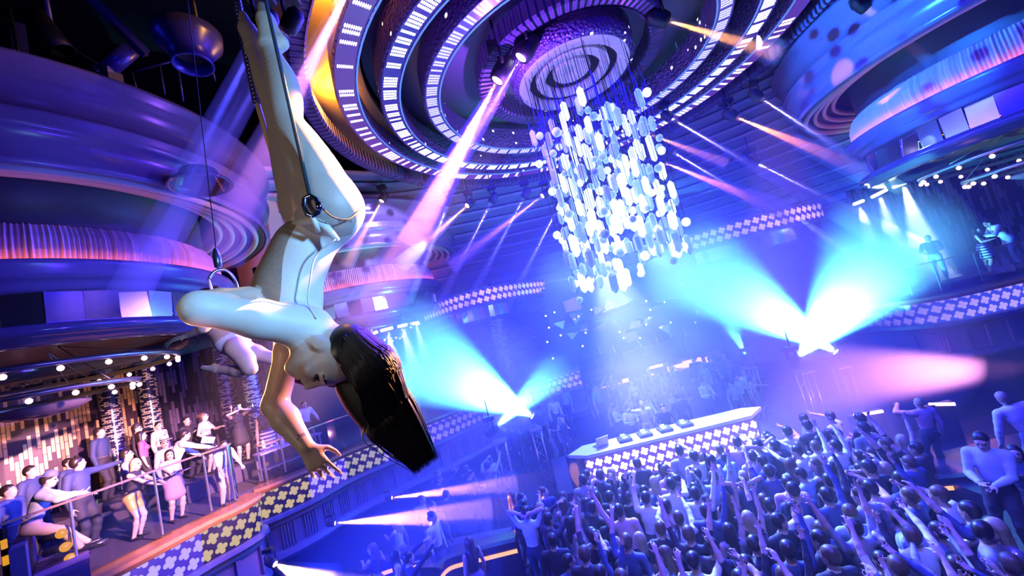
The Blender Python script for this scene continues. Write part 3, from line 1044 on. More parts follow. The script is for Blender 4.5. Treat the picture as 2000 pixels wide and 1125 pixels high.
def figure(hgt=1.72, female=False, la=None, ra=None, lean=(0, 0), feet=None, hips=None, head_dir=None, head_up=None, sit=False, twist=0.0,
           lh=None, rh=None, stance=0.11, lpole=None, rpole=None, labels=None, fine=True, hair='short', knee=None, fr=0.0085, curl=(0.35, 0.35)):
    """prims of a person facing +Y, feet at z = 0.  la/ra: left and right wrist targets (left is -X)"""
    s = hgt / 1.72
    L = dict(top='top', bottom='bottom', shoe='shoe', arm='skin', fore='skin', shin=None, hair='hair')
    L.update(labels or {})
    if L['shin'] is None: L['shin'] = L['bottom']
    sw = (0.165 if female else 0.195) * s
    hz = 0.90 * s
    hip = V(0, 0, hz) if hips is None else V(hips)
    lx, ly = lean
    up = unit(V(math.sin(lx), math.sin(ly), math.cos(lx) * math.cos(ly)))
    sd = unit(V(math.cos(twist), math.sin(twist), 0) - up * (up[0] * math.cos(twist) + up[1] * math.sin(twist)))
    fw = np.cross(up, sd)
    Rm = np.stack([sd, fw, up], 1)
    q = lambda x, y, z: hip + (sd * x + fw * y + up * z) * s
    P = []
    g = 1.0 if not female else 0.9
    P += [Ell(q(0, 0, 0.05), V(0.155, 0.112, 0.12) * s, Rm, 0.05, L['bottom'], 'pelvis'),
          Ell(q(0, 0.005, 0.20), V(0.132 * g, 0.098 * g, 0.15) * s, Rm, 0.05, L['top'], 'torso'),
          Ell(q(0, 0.0, 0.38), V(0.158 * g, 0.112 * g, 0.19) * s, Rm, 0.05, L['top'], 'torso'),
          Cap(q(-sw / s * 0.82, -0.01, 0.50), 0.062 * g * s, q(sw / s * 0.82, -0.01, 0.50), 0.062 * g * s, 0.05, L['top'], 'torso')]
    if female:
        P += [Ell(q(x, 0.085, 0.37), V(0.062, 0.055, 0.06) * s, Rm, 0.03, L['top'], 'torso') for x in (-0.07, 0.07)]
        P += [Ell(q(0, -0.02, 0.0), V(0.168, 0.12, 0.1) * s, Rm, 0.05, L['bottom'], 'pelvis')]
    nb = q(0, 0.0, 0.535)
    hu = unit(V(head_up)) if head_up is not None else unit(up + V(0, 0.0, 0.6))
    hf = unit(V(head_dir)) if head_dir is not None else fw
    hc = nb + unit(up * 0.7 + hu * 0.5) * 0.165 * s + hf * 0.015 * s
    P += [Cap(nb - up * 0.03 * s, 0.056 * s * g, hc - hu * 0.05 * s, 0.052 * s * g, 0.03, 'skin', 'neck')]
    P += head_prims(hc, hu, hf, s, lip='lip' if fine else 'skin', eye='eye' if fine else 'skin', brow='hair' if fine else 'skin', fine=fine)
    HP = hair_prims(hc, hu, hf, s, hair, 'hair') if hair else []
    J = dict(hc=hc, hu=hu, hf=hf, hip=hip, up=up, sd=sd, fw=fw, s=s, q=q)
    for side, tgt, pole, hd, cu in ((-1, la, lpole, lh, curl[0]), (1, ra, rpole, rh, curl[1])):
        sh = q(side * sw / s, -0.01, 0.495)
        if tgt is None: tgt = sh + V(side * 0.07, 0.05, -0.53) * s
        if pole is None: pole = -fw * 0.6 + sd * side * 0.5 - V(0, 0, 0.3)
        el, wr = two_bone(sh, tgt, 0.29 * s, 0.255 * s, pole)
        t = 'arm'
        P += [Cap(sh, 0.058 * g * s, sh + (el - sh) * 0.5, 0.049 * g * s, 0.035, L['arm'], 'uarm'), Cap(sh + (el - sh) * 0.5, 0.049 * g * s, el, 0.040 * g * s, 0.02, L['arm'], 'uarm'),
              Cap(el, 0.041 * g * s, el + (wr - el) * 0.35, 0.042 * g * s, 0.02, L['fore'], 'fore'), Cap(el + (wr - el) * 0.35, 0.042 * g * s, wr, 0.027 * s, 0.02, L['fore'], 'fore')]
        dv = unit(wr - el)
        if hd is not None: dv = unit(V(hd))
        nr = np.cross(dv, sd * side)
        if np.linalg.norm(nr) < 0.2: nr = fw
        P += hand_prims(wr, dv, nr, s * (0.92 if female else 1.0), cu, 0.14, side if side < 0 else side, fr=fr)
        J['wr%+d' % side], J['el%+d' % side], J['sh%+d' % side] = wr, el, sh
    for side in (-1, 1):
        hj = q(side * 0.088, 0, -0.02)
        an = V(side * stance, 0, 0.085 * s) if feet is None else V(feet[0 if side < 0 else 1])
        kp = V(side * 0.12, 1, 0) if knee is None else V(knee[0 if side < 0 else 1])
        kn, an = two_bone(hj, an, 0.425 * s, 0.405 * s, kp)
        fd = unit(V(side * 0.25, 1, 0)) if not isinstance(sit, dict) else unit(V(sit['toe']))
        P += [Cap(hj, 0.088 * s, hj + (kn - hj) * 0.5, 0.074 * s, 0.04, L['bottom'], 'thigh'), Cap(hj + (kn - hj) * 0.5, 0.074 * s, kn, 0.054 * s, 0.03, L['bottom'], 'thigh'),
              Cap(kn, 0.054 * s, kn + (an - kn) * 0.3, 0.057 * s, 0.03, L['shin'], 'shin'), Cap(kn + (an - kn) * 0.3, 0.057 * s, an, 0.036 * s, 0.03, L['shin'], 'shin'),
              Cap(an - fd * 0.03 * s - V(0, 0, 0.045 * s), 0.036 * s, an + fd * 0.15 * s - V(0, 0, 0.052 * s), 0.031 * s, 0.03, L['shoe'], 'foot')]
        J['kn%+d' % side], J['an%+d' % side], J['hj%+d' % side] = kn, an, hj
    return P, HP, J

SKIN = mat('skin_warm', (0.62, 0.42, 0.34), 0.5, 0, 0.08, 30)
SKIN2 = mat('skin_tan', (0.48, 0.30, 0.22), 0.5, 0, 0.08, 30)
HAIR = mat('dark_hair', (0.02, 0.014, 0.012), 0.4, 0, 0.4, 40)
HAIRB = mat('brown_hair', (0.10, 0.055, 0.03), 0.45, 0, 0.4, 40)
HAIRL = mat('blonde_hair', (0.42, 0.30, 0.16), 0.45, 0, 0.3, 40)
LIP = mat('lip_red', (0.42, 0.06, 0.08), 0.35)
EYE = mat('dark_eye', (0.03, 0.02, 0.02), 0.2)
SHOE = mat('black_leather', (0.02, 0.02, 0.025), 0.3)
# ================================================================== the dance-floor crowd
crowd_rnd = random.Random(21)
TOPS = {'white': mat('white_shirt', (0.78, 0.78, 0.80), 0.75), 'pale blue': mat('pale_blue_shirt', (0.35, 0.48, 0.72), 0.75), 'black': mat('black_shirt', (0.02, 0.02, 0.03), 0.7),
        'grey': mat('grey_shirt', (0.28, 0.28, 0.32), 0.75), 'dark blue': mat('navy_shirt', (0.04, 0.06, 0.16), 0.7), 'pink': mat('pink_top', (0.66, 0.36, 0.42), 0.7)}
TROU = mat('dark_trousers', (0.03, 0.03, 0.05), 0.75)
SKIRT = mat('short_dress', (0.22, 0.16, 0.25), 0.7)
VAR = []
def variant(desc, female=False, **kw):
    lab = dict(kw.pop('labels', {}))
    P, HP, J = figure(hgt=1.64 if female else 1.77, female=female, fine=False, labels=lab, hair='long' if female else 'short', fr=0.0105, **kw)
    extra = []
    me = sdf_mesh('crowd_body', P + HP, 0.0165, {'skin': SKIN, 'top': TOPS['white'], 'bottom': SKIRT if female else TROU, 'hair': HAIR, 'shoe': SHOE})
    VAR.append((desc, female, me))
LS = {'arm': 'top', 'fore': 'top'}
SS = {'arm': 'top'}
variant('right arm thrown up', ra=(0.34, 0.28, 2.02), labels=LS, head_dir=(0.1, 1, 0.1))
variant('both arms raised high', ra=(0.36, 0.18, 2.0), la=(-0.36, 0.2, 2.02), labels=SS)
variant('left arm pointing up', la=(-0.22, 0.42, 1.92), labels=SS, lean=(0.05, 0.05))
variant('arms down', labels=LS, head_dir=(-0.3, 1, 0))
variant('turned to a neighbour', labels=LS, head_dir=(1, 0.4, 0), twist=0.5)
variant('hands behind head', ra=(0.08, -0.08, 1.66), la=(-0.08, -0.08, 1.66), labels=SS, rpole=(1, 0.2, 0.2), lpole=(-1, 0.2, 0.2))
variant('right fist pumping forward', ra=(0.16, 0.55, 1.62), curl=(0.4, 1.3), labels=SS, lean=(0, 0.12))
variant('both arms reaching forward', ra=(0.22, 0.52, 1.72), la=(-0.2, 0.5, 1.68), labels=LS, lean=(0, 0.1))
variant('long hair, one arm up', female=True, ra=(0.24, 0.12, 1.9), labels={'shin': 'skin'})
variant('long hair, both arms up', female=True, ra=(0.3, 0.12, 1.86), la=(-0.26, 0.16, 1.9), labels={'shin': 'skin'})
variant('long hair, arms down', female=True, labels={'shin': 'skin'}, head_dir=(0.4, 1, 0))
variant('long hair, facing a friend', female=True, labels={'shin': 'skin'}, head_dir=(-1, 0.1, 0), twist=0.8, la=(-0.3, 0.28, 1.2))
variant('leaning sideways, left arm up', la=(-0.5, 0.1, 1.9), lean=(-0.14, 0.0), labels=LS)
variant('looking down with bent elbows', ra=(0.12, 0.3, 1.2), la=(-0.12, 0.3, 1.2), labels=LS, head_dir=(0, 1, -0.5), head_up=(0, 0.4, 1))

def zone(x, y):
    if y > 10.2: w = 'beside the DJ booth'
    elif y > 8.6: w = 'close in front of the DJ booth'
    elif y > 6.6: w = 'in the middle of the dance floor'
    else: w = 'nearest the camera on the floor'
    sd = 'left' if x < 1.6 else ('right' if x > 4.6 else 'centre')
    return w, sd

ZN = {}
for w_, n_ in (('beside the DJ booth', 'at the booth'), ('close in front of the DJ booth', 'under the booth screen'), ('in the middle of the dance floor', 'mid floor'), ('nearest the camera on the floor', 'front of crowd')):
    for sd_, q_ in (('left', 'left'), ('centre', 'centre'), ('right', 'right')): ZN[(w_, sd_)] = n_ + ' ' + q_
placed = []
def add_crowd(x, y, vi, top, rz, sc, z=0.0, extra=None):
    desc, fem, me = VAR[vi]
    o = obj('person', me)
    o.location = (x, y, z)
    o.rotation_euler = (0, 0, rz)
    o.scale = (sc,) * 3
    sl = o.material_slots
    for s_, m_ in ((1, TOPS[top]), (0, SKIN if crowd_rnd.random() < 0.7 else SKIN2), (3, crowd_rnd.choice([HAIR, HAIR, HAIRB, HAIRB, HAIRL] if fem else [HAIR, HAIR, HAIR, HAIRB]))):
        sl[s_].link = 'OBJECT'
        sl[s_].material = m_
    w, sd = zone(x, y)
    lab = extra or '%s %s, %s, %s' % (top, 'top' if fem else 'shirt', desc, ZN[(w, sd)])
    tag(o, lab, 'person', 'people on the dance floor')
    placed.append((x, y))
    return o

def free(x, y, r):
    return all((x - a) ** 2 + (y - b) ** 2 > r * r for a, b in placed)
tops = list(TOPS)
wts = [5, 2, 7, 3, 5, 1]
tries = 0
while len(placed) < 200 and tries < 20000:
    tries += 1
    x, y = crowd_rnd.uniform(-2.4, 9.5), crowd_rnd.uniform(3.9, 9.8)
    if x < -2.2 + (12.8 - y) * 0.30: continue                       # steps and booths on the left
    if x > 4.3 + (y - 4) * 0.6 or (x > 5.2 and y < 7.2) or x > 6.6: continue
    if y > 9.75: continue                         # the booth front
    if not free(x, y, 0.385): continue
    a = math.atan2(14 - y, 3.8 - x) - math.pi / 2
    vi = crowd_rnd.choices(range(len(VAR)), [5, 5, 5, 6, 3, 1, 4, 4, 3, 3, 4, 2, 3, 2])[0]
    if y > 8.7 and vi in (0, 1, 2, 7, 8, 9, 12): vi = crowd_rnd.choice([3, 4, 10, 13, 6])
    add_crowd(x, y, vi, crowd_rnd.choices(tops, wts)[0], a + crowd_rnd.uniform(-.45, .45), crowd_rnd.uniform(0.94, 1.07))
# guests standing round the booth and along the back
for k in range(46):
    for _ in range(60):
        x, y = crowd_rnd.uniform(-2.6, 8.5), crowd_rnd.uniform(14.9, 19.3)
        if free(x, y, 0.5): break
    vi = crowd_rnd.choice([3, 4, 10, 11, 13, 0, 2])
    add_crowd(x, y, vi, crowd_rnd.choices(tops, wts)[0], math.pi + crowd_rnd.uniform(-1.2, 1.2), crowd_rnd.uniform(0.94, 1.05), z=0.6 if y > 16.6 else 0.0,
              extra='behind the booth, %s, %s, %s' % (VAR[vi][0], ['front row', 'second row', 'on the back step'][0 if y < 15.6 else (1 if y <= 16.6 else 2)], ['left end', 'left of centre', 'right of centre', 'right end'][min(3, max(0, int((x + 2.6) / 2.8)))]))
structure('floor_step', MB().box((3.0, 18.6, 0.3), (14, 4.0, 0.598)), mat('club_floor', ()))
for k in range(16):
    for _ in range(80):
        x, y = crowd_rnd.uniform(-4.6, -1.9), crowd_rnd.uniform(7.5, 13.0)
        if free(x, y, 0.55) and x > -5.0 + (y - 7) * 0.2: break
    vi = crowd_rnd.choice([3, 4, 10, 11, 13, 7])
    add_crowd(x, y, vi, crowd_rnd.choices(tops, wts)[0], crowd_rnd.uniform(-2, 1), crowd_rnd.uniform(0.94, 1.05),
              extra='dim blue figure below the balcony, %s, %s' % (VAR[vi][0], ['nearest the amber beams', 'by the dark steps', 'toward the back'][0 if y < 9 else (1 if y < 11 else 2)]))
# ================================================================== the two aerial dancers
CR = Mc.to_3x3()
def idir(ix, iy, tow=0.0):
    """a world direction given as right, down and towards the viewer"""
    v = CR @ Vector((ix, -iy, tow))
    return unit(np.array(v))
def A(px, py, Y): return np.array(at(px, py, Y))
def mid(a, b, t=0.5): return a + (b - a) * t

HS = mat('acrobat_skin', (0.66, 0.47, 0.38), 0.42, 0, 0.05, 40)
LEO = mat('cream_bodysuit', (0.72, 0.68, 0.62), 0.5, 0, 0.06, 60)
TIGHT = mat('nude_tights', (0.44, 0.36, 0.31), 0.5, 0, 0.05, 60)
SHOEB = mat('beige_dance_shoe', (0.52, 0.44, 0.36), 0.6, 0, 0.15, 30)
LIPD = mat('dark_lipstick', (0.22, 0.02, 0.06), 0.25)
LIDS = mat('smoky_eyelid', (0.02, 0.012, 0.015), 0.35)
HAIRD = mat('long_dark_hair', (0.014, 0.008, 0.007), 0.38, 0, 0.5, 60, spec=0.5)

hip = A(640, 428, 1.62)
P = []
ap = P.append
# torso
fwd, upb = idir(-0.8, 0.1, 0.35), unit(A(560, 600, 1.6) - hip)
fwd = unit(fwd - upb * (fwd @ upb))
sdb = np.cross(fwd, upb)
TR = np.stack([sdb, fwd, upb], 1)
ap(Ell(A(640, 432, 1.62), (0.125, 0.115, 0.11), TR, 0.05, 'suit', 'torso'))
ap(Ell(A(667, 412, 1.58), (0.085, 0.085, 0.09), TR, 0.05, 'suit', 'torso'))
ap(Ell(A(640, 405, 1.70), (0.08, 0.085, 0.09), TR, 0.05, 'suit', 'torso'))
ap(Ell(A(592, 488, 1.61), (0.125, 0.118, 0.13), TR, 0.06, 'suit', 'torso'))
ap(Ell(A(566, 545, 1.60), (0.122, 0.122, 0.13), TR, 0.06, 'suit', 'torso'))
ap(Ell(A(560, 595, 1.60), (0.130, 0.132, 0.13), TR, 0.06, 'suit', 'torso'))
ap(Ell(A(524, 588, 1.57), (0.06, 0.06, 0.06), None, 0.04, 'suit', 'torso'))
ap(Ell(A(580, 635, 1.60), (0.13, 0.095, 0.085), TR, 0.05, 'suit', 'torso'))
# neck and head
U, F = idir(0.975, 0.20, 0.08), idir(-0.20, 0.88, 0.44)
hc = A(644, 695, 1.50)
ap(Cap(A(592, 652, 1.60), 0.052, A(620, 688, 1.54), 0.05, 0.03, 'skin', 'neck'))
HSC = 1.17
P += head_prims(hc, U, F, HSC, 'skin', 'skin', 'skin')
F2 = unit(F - U * (F @ U)); S2 = np.cross(F2, U)
Rh = np.stack([S2, F2, U], 1)
hp = lambda x, y, z: hc + (S2 * x + F2 * y + U * z) * HSC
P += [Cap(hp(-0.011, 0.098, -0.030), 0.0075, hp(-0.013, 0.094, -0.034), 0.007, 0.006, 'skin', 'head'), Cap(hp(0.011, 0.098, -0.030), 0.0075, hp(0.013, 0.094, -0.034), 0.007, 0.006, 'skin', 'head')]
F2 = unit(F - U * (F @ U)); S2 = np.cross(F2, U)
# near arm: sleeve to the elbow, forearm folded back to the waist
sh, el, wr = A(606, 641, 1.50), A(389, 602, 1.27), A(486, 574, 1.45)
ap(Cap(sh, 0.083, mid(sh, el, 0.5), 0.066, 0.05, 'sleeve', 'arm')); ap(Cap(mid(sh, el, 0.5), 0.066, el, 0.052, 0.03, 'sleeve', 'arm'))
ap(Cap(el, 0.05, mid(el, wr, 0.4), 0.045, 0.03, 'skin', 'arm')); ap(Cap(mid(el, wr, 0.4), 0.045, wr, 0.03, 0.02, 'skin', 'arm'))
P += hand_prims(wr, unit(wr - el) + idir(0.1, 0.7, -0.1), idir(0, -0.9, 0.4), 0.95, 0.5, 0.1, 1)
# far arm hanging
sh2, el2, wr2 = A(566, 684, 1.66), A(537, 790, 1.60), A(597, 872, 1.55)
ap(Cap(A(578, 640, 1.65), 0.075, sh2, 0.056, 0.04, 'skin', 'arm2'))
ap(Cap(sh2, 0.054, el2, 0.046, 0.03, 'skin', 'arm2'))
ap(Cap(el2, 0.047, mid(el2, wr2, 0.35), 0.05, 0.02, 'skin', 'arm2')); ap(Cap(mid(el2, wr2, 0.35), 0.05, wr2, 0.031, 0.02, 'skin', 'arm2'))
P += hand_prims(wr2, idir(0.62, 0.75, 0.15), idir(0.25, -0.3, 0.9), 1.0, 0.42, 0.16, -1, bends=(0.25, 0.5, 0.6, 0.65))
# legs, pointed to the ceiling
hipN, hipF = A(645, 412, 1.56), A(606, 418, 1.72)
legN = [(645, 405, 1.56, 0.118), (616, 345, 1.54, 0.108), (586, 285, 1.54, 0.084), (563, 238, 1.55, 0.060), (558, 195, 1.58, 0.066), (549, 155, 1.61, 0.062), (533, 115, 1.64, 0.044), (525, 93, 1.66, 0.038)]
legF = [(606, 415, 1.72, 0.108), (580, 340, 1.72, 0.095), (560, 280, 1.72, 0.072), (551, 248, 1.72, 0.06), (537, 200, 1.74, 0.06), (520, 155, 1.76, 0.055), (503, 112, 1.78, 0.040), (499, 98, 1.79, 0.037)]
for leg in (legN, legF):
    sm = spline(leg, 4)
    for i, (a, b) in enumerate(zip(sm, sm[1:])):
        ap(Cap(A(*a[:3]), a[3], A(*b[:3]), b[3], 0.04 if i < 2 else 0.004, 'tight', 'leg'))
for an, hl, ba, to in (((525, 93, 1.66), (549, 84, 1.66), (519, 40, 1.68), (512, 12, 1.69)), ((499, 98, 1.79), (512, 92, 1.80), (483, 58, 1.80), (475, 30, 1.80))):
    an, hl, ba, to = A(*an), A(*hl), A(*ba), A(*to)
    ap(Cap(an, 0.041, hl, 0.026, 0.02, 'shoe', 'foot'))
    ap(Cap(an, 0.041, ba, 0.036, 0.02, 'shoe', 'foot')); ap(Cap(hl, 0.027, ba, 0.03, 0.03, 'shoe', 'foot')); ap(Cap(ba, 0.035, to, 0.02, 0.015, 'shoe', 'foot'))

def shift(prims, o):
    for p in prims:
        if isinstance(p, Cap): p.a = p.a - o; p.b = p.b - o
        else: p.c = p.c - o
    return prims
# the bodysuit: cream; brown front side is part sheer panel, part painted-in shade
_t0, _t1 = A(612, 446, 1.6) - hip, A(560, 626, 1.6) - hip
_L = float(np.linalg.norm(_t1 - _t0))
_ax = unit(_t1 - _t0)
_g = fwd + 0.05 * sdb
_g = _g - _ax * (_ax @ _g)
_nt = NT('panel_shade_bodysuit')
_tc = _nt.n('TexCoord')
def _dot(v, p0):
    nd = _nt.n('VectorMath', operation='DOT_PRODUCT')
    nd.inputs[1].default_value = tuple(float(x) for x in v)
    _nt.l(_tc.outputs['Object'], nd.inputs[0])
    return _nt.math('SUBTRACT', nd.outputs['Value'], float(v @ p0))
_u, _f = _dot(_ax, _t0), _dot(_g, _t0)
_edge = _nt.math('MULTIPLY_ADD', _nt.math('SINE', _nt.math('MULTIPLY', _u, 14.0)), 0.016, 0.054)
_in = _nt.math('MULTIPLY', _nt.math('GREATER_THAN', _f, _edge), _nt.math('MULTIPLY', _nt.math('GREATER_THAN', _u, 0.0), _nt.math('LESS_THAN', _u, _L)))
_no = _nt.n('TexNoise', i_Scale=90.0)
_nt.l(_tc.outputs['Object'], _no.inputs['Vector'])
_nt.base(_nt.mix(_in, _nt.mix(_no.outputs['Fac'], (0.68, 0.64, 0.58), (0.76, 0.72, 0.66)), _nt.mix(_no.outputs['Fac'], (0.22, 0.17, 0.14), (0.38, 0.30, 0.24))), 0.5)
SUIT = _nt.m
P = shift(P, hip)
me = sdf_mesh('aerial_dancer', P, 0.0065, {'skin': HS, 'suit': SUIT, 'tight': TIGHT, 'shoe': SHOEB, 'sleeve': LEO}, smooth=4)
hero = obj('person', me)
hero.location = hip
tag(hero, 'aerial dancer in cream bodysuit hanging upside down, long dark hair falling', 'person')
def hchild(name, me_or_mb, mats=None):
    return me_or_mb.build(name, mats, hero) if isinstance(me_or_mb, MB) else obj(name, me_or_mb, hero)
L_ = lambda p: Vector(np.array(p) - hip)
# hair: a core and many combed strands that start on the scalp
hr = random.Random(4)
pth = [(676, 688, 1.54, 0.075), (694, 724, 1.545, 0.098), (718, 770, 1.55, 0.104), (752, 818, 1.555, 0.092), (784, 856, 1.56, 0.060), (810, 882, 1.56, 0.026)]
Rh = np.stack([S2, F2, U], 1)
HPn = [Ell(hc + (U * 0.046 - F2 * 0.028) * HSC, np.array((0.078, 0.089, 0.080)) * HSC, Rh, 0.03, 'hair'),
       Ell(A(664, 664, 1.50), (0.032, 0.03, 0.032), None, 0.03, 'hair')]
hf = unit(A(808, 880, 1.56) - A(676, 688, 1.54))
dep = idir(0, 0, 1)
wide = unit(np.cross(hf, dep))
fine = spline(pth, 5)
for a, b in zip(fine, fine[1:]):
    for q in (-0.5, -0.17, 0.17, 0.5):
        HPn.append(Cap(A(*a[:3]) + wide * q * a[3], a[3] * 0.34, A(*b[:3]) + wide * q * b[3], b[3] * 0.34, 0.03, 'hair'))
hchild('hair', sdf_mesh('hair', shift(HPn, hip), 0.008, {'hair': HAIRD}, smooth=3))
m = MB()
sc_c = hc + (U * 0.046 - F2 * 0.028) * HSC
for k in range(2600):
    # a root on the scalp, then over the crown and down the fall
    th, ps = hr.uniform(-1.15, 1.15), hr.uniform(-1.5, 1.35)
    n_ = unit(S2 * math.sin(ps) + (F2 * math.sin(th) + U * math.cos(th)) * math.cos(ps))
    if (n_ @ F2) > 0.75: continue
    root = sc_c + (S2 * (n_ @ S2) * 0.080 + F2 * (n_ @ F2) * 0.091 + U * (n_ @ U) * 0.082) * HSC * 1.03
    a = max(-1, min(1, (n_ @ wide) * 1.05 + hr.uniform(-.22, .22)))
    front = 1 if (n_ @ dep) > -0.25 else -1
    pts, rs = [L_(root)], [0.0018]
    wv = hr.uniform(-0.010, 0.010)
    pp = root.copy()
    for st in range(3):                       # follow the curve of the head before falling free
        pp = pp + hf * 0.038 * HSC + wide * (a * 0.012)
        e_ = pp - sc_c
        k_ = math.sqrt(((e_ @ S2) / 0.080) ** 2 + ((e_ @ F2) / 0.091) ** 2 + ((e_ @ U) / 0.082) ** 2) / HSC
        if k_ < 1.05: pp = sc_c + e_ * (1.05 / max(k_, 0.2))
        pts.append(L_(pp)); rs.append(0.0022)
    adv = pp @ hf
    for i, p in enumerate(fine):
        c_ = A(*p[:3])
        if c_ @ hf < adv + 0.05 or i % 3: continue
        r, g_ = p[3], i / len(fine)
        off_ = wide * (a * r * 1.06 + wv * 5 * g_) + dep * (math.sqrt(max(0.0, 1 - a * a * 0.85)) * r * 0.52 + 0.004 + 0.005 * (k % 4)) * front
        pts.append(L_(c_ + off_)); rs.append(0.0024 - 0.001 * g_)
    pts.append(pts[-1] + (pts[-1] - pts[-2]) * hr.uniform(-0.7, 1.9)); rs.append(0.0004)
    sp_ = spline([tuple(p) for p in pts], 2)
    m.tube(sp_, [rs[min(len(rs) - 1, i // 2)] for i in range(len(sp_))], 3, cap=False)
o = hchild('hair_strands', m, HAIRD); o['kind'] = 'stuff'
# lips, closed painted eyelids and brows, each a small surface of its own
def face_part(name, prims, m, h=0.0016):
    hchild(name, sdf_mesh(name, shift(prims, hip), h, {'skin': m}, smooth=2))
face_part('upper_lip', [Ell(hp(-0.009, 0.0985, -0.0515), np.array((0.014, 0.0075, 0.0050)) * HSC, Rh, 0.006), Ell(hp(0.009, 0.0985, -0.0515), np.array((0.014, 0.0075, 0.0050)) * HSC, Rh, 0.006)], LIPD)
face_part('lower_lip', [Ell(hp(0, 0.0975, -0.0625), np.array((0.018, 0.0085, 0.0062)) * HSC, Rh, 0.006)], LIPD)
for q in (-1, 1):
    face_part('eyelid', [Ell(hp(q * 0.031, 0.0755, 0.0105), np.array((0.0185, 0.0135, 0.0115)) * HSC, Rh, 0.004)], LIDS)
    face_part('eyebrow', [Cap(hp(q * 0.014, 0.0885, 0.031), 0.0040, hp(q * 0.034, 0.084, 0.037), 0.0038, 0.003), Cap(hp(q * 0.034, 0.084, 0.037), 0.0038, hp(q * 0.052, 0.070, 0.031), 0.0018, 0.003)], HAIRD)
# lashes, waist tag, brooch, wrist lettering, garment seams
m = MB()
for q in (-1, 1):
    for k in range(7):
        t = -0.9 + 0.3 * k
        base_ = hc + (S2 * (q * 0.031 + 0.015 * t) + F2 * (0.086 - 0.004 * abs(t)) + U * 0.003) * HSC
        m.tube([L_(base_), L_(base_ + (F2 * 0.010 - U * 0.006 + S2 * 0.004 * t))], [0.0012, 0.0004], 4)
hchild('eyelashes', m, LIDS)
def ribbon(name, pts, w, mtl, r=0.004):
    hchild(name, MB().tube([L_(A(*p)) for p in spline(pts, 6)], r, 6), mtl)
ribbon('side_seam', [(655, 468, 1.47), (617, 500, 1.475), (606, 545, 1.465), (602, 590, 1.455), (618, 622, 1.44)], 0, LEO, 0.003)
ribbon('leg_hem', [(704, 408, 1.55), (680, 428, 1.475), (650, 424, 1.43), (628, 405, 1.425)], 0, mat('dark_hem', (0.05, 0.04, 0.04), 0.6), 0.003)
def letters(name, txt, p, U_, N_, size, mtl, parent, depth=0.0008):
    cu = bpy.data.curves.new(name, 'FONT')
    cu.body, cu.size, cu.align_x, cu.align_y, cu.extrude = txt, size, 'CENTER', 'CENTER', depth
    tmp = bpy.data.objects.new(name, cu)
    COL.objects.link(tmp)
    bpy.context.view_layer.update()
    mm = bpy.data.meshes.new_from_object(tmp.evaluated_get(bpy.context.evaluated_depsgraph_get()))
    bpy.data.objects.remove(tmp)
    mm.materials.clear(); mm.materials.append(mtl)
    o = obj(name, mm, parent)
    X = Vector(U_).normalized(); N = Vector(N_).normalized(); N = (N - X * N.dot(X)).normalized(); Yv = N.cross(X)
    Mx = Matrix((X, Yv, N)).transposed().to_4x4()
    Mx.translation = p
    o.matrix_local = Mx
    return o
INK = mat('dark_ink', (0.02, 0.02, 0.03), 0.6)
letters('waist_tag_lettering', 'Move', L_(A(674, 432, 1.452)), idir(0.97, -0.15, -0.25), idir(0.15, 0.1, 0.98), 0.022, INK, hero)
letters('wrist_tattoo', 'JOBS', L_(A(587, 851, 1.522)), idir(0.93, -0.35, 0.0), idir(0.1, 0.0, 1), 0.018, INK, hero)
MB().box((0, 0, 0), (0.02, 0.035, 0.01), M=Matrix.Translation(L_(A(500, 531, 1.53))) @ aim(idir(-0.3, 0, 1))).build('brooch', CHROME, hero)
MB().tube([L_(A(575, 436, 1.52)), L_(A(612, 430, 1.46)), L_(A(640, 446, 1.47)), L_(A(660, 470, 1.49))], [0.012, 0.016, 0.016, 0.01], 8).build('harness_strap', LEO, hero)

# the rig that carries her
ROPE = mat('black_rope', (0.02, 0.025, 0.04), 0.5)
def line_up(a, b, ztop=15.4):
    d = b - a
    return a + d * ((ztop - a[2]) / d[2])
rg = thing('suspension_rope', 'thin black rope running up past the dancer\'s legs from a carabiner at her hip', 'rope', tuple(A(606, 388, 1.42)))
o0 = A(606, 388, 1.42)
rl = lambda p: Vector(np.array(p) - o0)
tp = line_up(A(606, 388, 1.42), A(521, 10, 1.42))
MB().tube([rl(A(606, 388, 1.42)), rl(A(521, 10, 1.42)), rl(tp)], 0.0075, 8).build('cord', ROPE, rg)
cb = [(595, 388), (594, 402), (600, 418), (611, 423), (622, 415), (625, 403), (617, 389), (606, 382)]
MB().tube([rl(A(x, y, 1.42)) for x, y in cb + cb[:1]], 0.009, 8, cap=False).build('carabiner', mat('blue_steel', (0.2, 0.25, 0.4), 0.2, 1.0), rg)
MB().tube([rl(A(623, 396, 1.42)), rl(A(624, 410, 1.42))], 0.013, 8).build('carabiner_gate', CHROME, rg)
MB().tube([rl(A(608, 420, 1.42)), rl(A(616, 436, 1.43)), rl(A(622, 452, 1.46))], 0.010, 6).build('webbing', LEO, rg)
rg2 = thing('suspension_chain', 'jewelled chain and amber-lit strap behind the dancer\'s far leg', 'chain', tuple(A(572, 420, 1.86)))
o0 = A(572, 420, 1.86)
MB().tube([rl(A(572, 420, 1.86)), rl(A(535, 310, 1.86)), rl(A(502, 200, 1.86))], 0.013, 6).build('strap', mat('strap_amber_light', (0.85, 0.6, 0.15), 0.6), rg2)  # amber light on the strap is put into its colour
m = MB()
a, b = A(502, 200, 1.86), line_up(A(502, 200, 1.86), A(462, 0, 1.86))
for k in range(60):
    p = a + (b - a) * (k * 0.022 / np.linalg.norm(b - a))
    m.ball(rl(p), 0.024, 6, 4, sc=(1, 1, 0.6))
m.tube([rl(a), rl(b)], 0.012, 6)
m.build('jewelled_chain', mat('dark_jewels', (0.25, 0.2, 0.35), 0.12, 0.8), rg2)

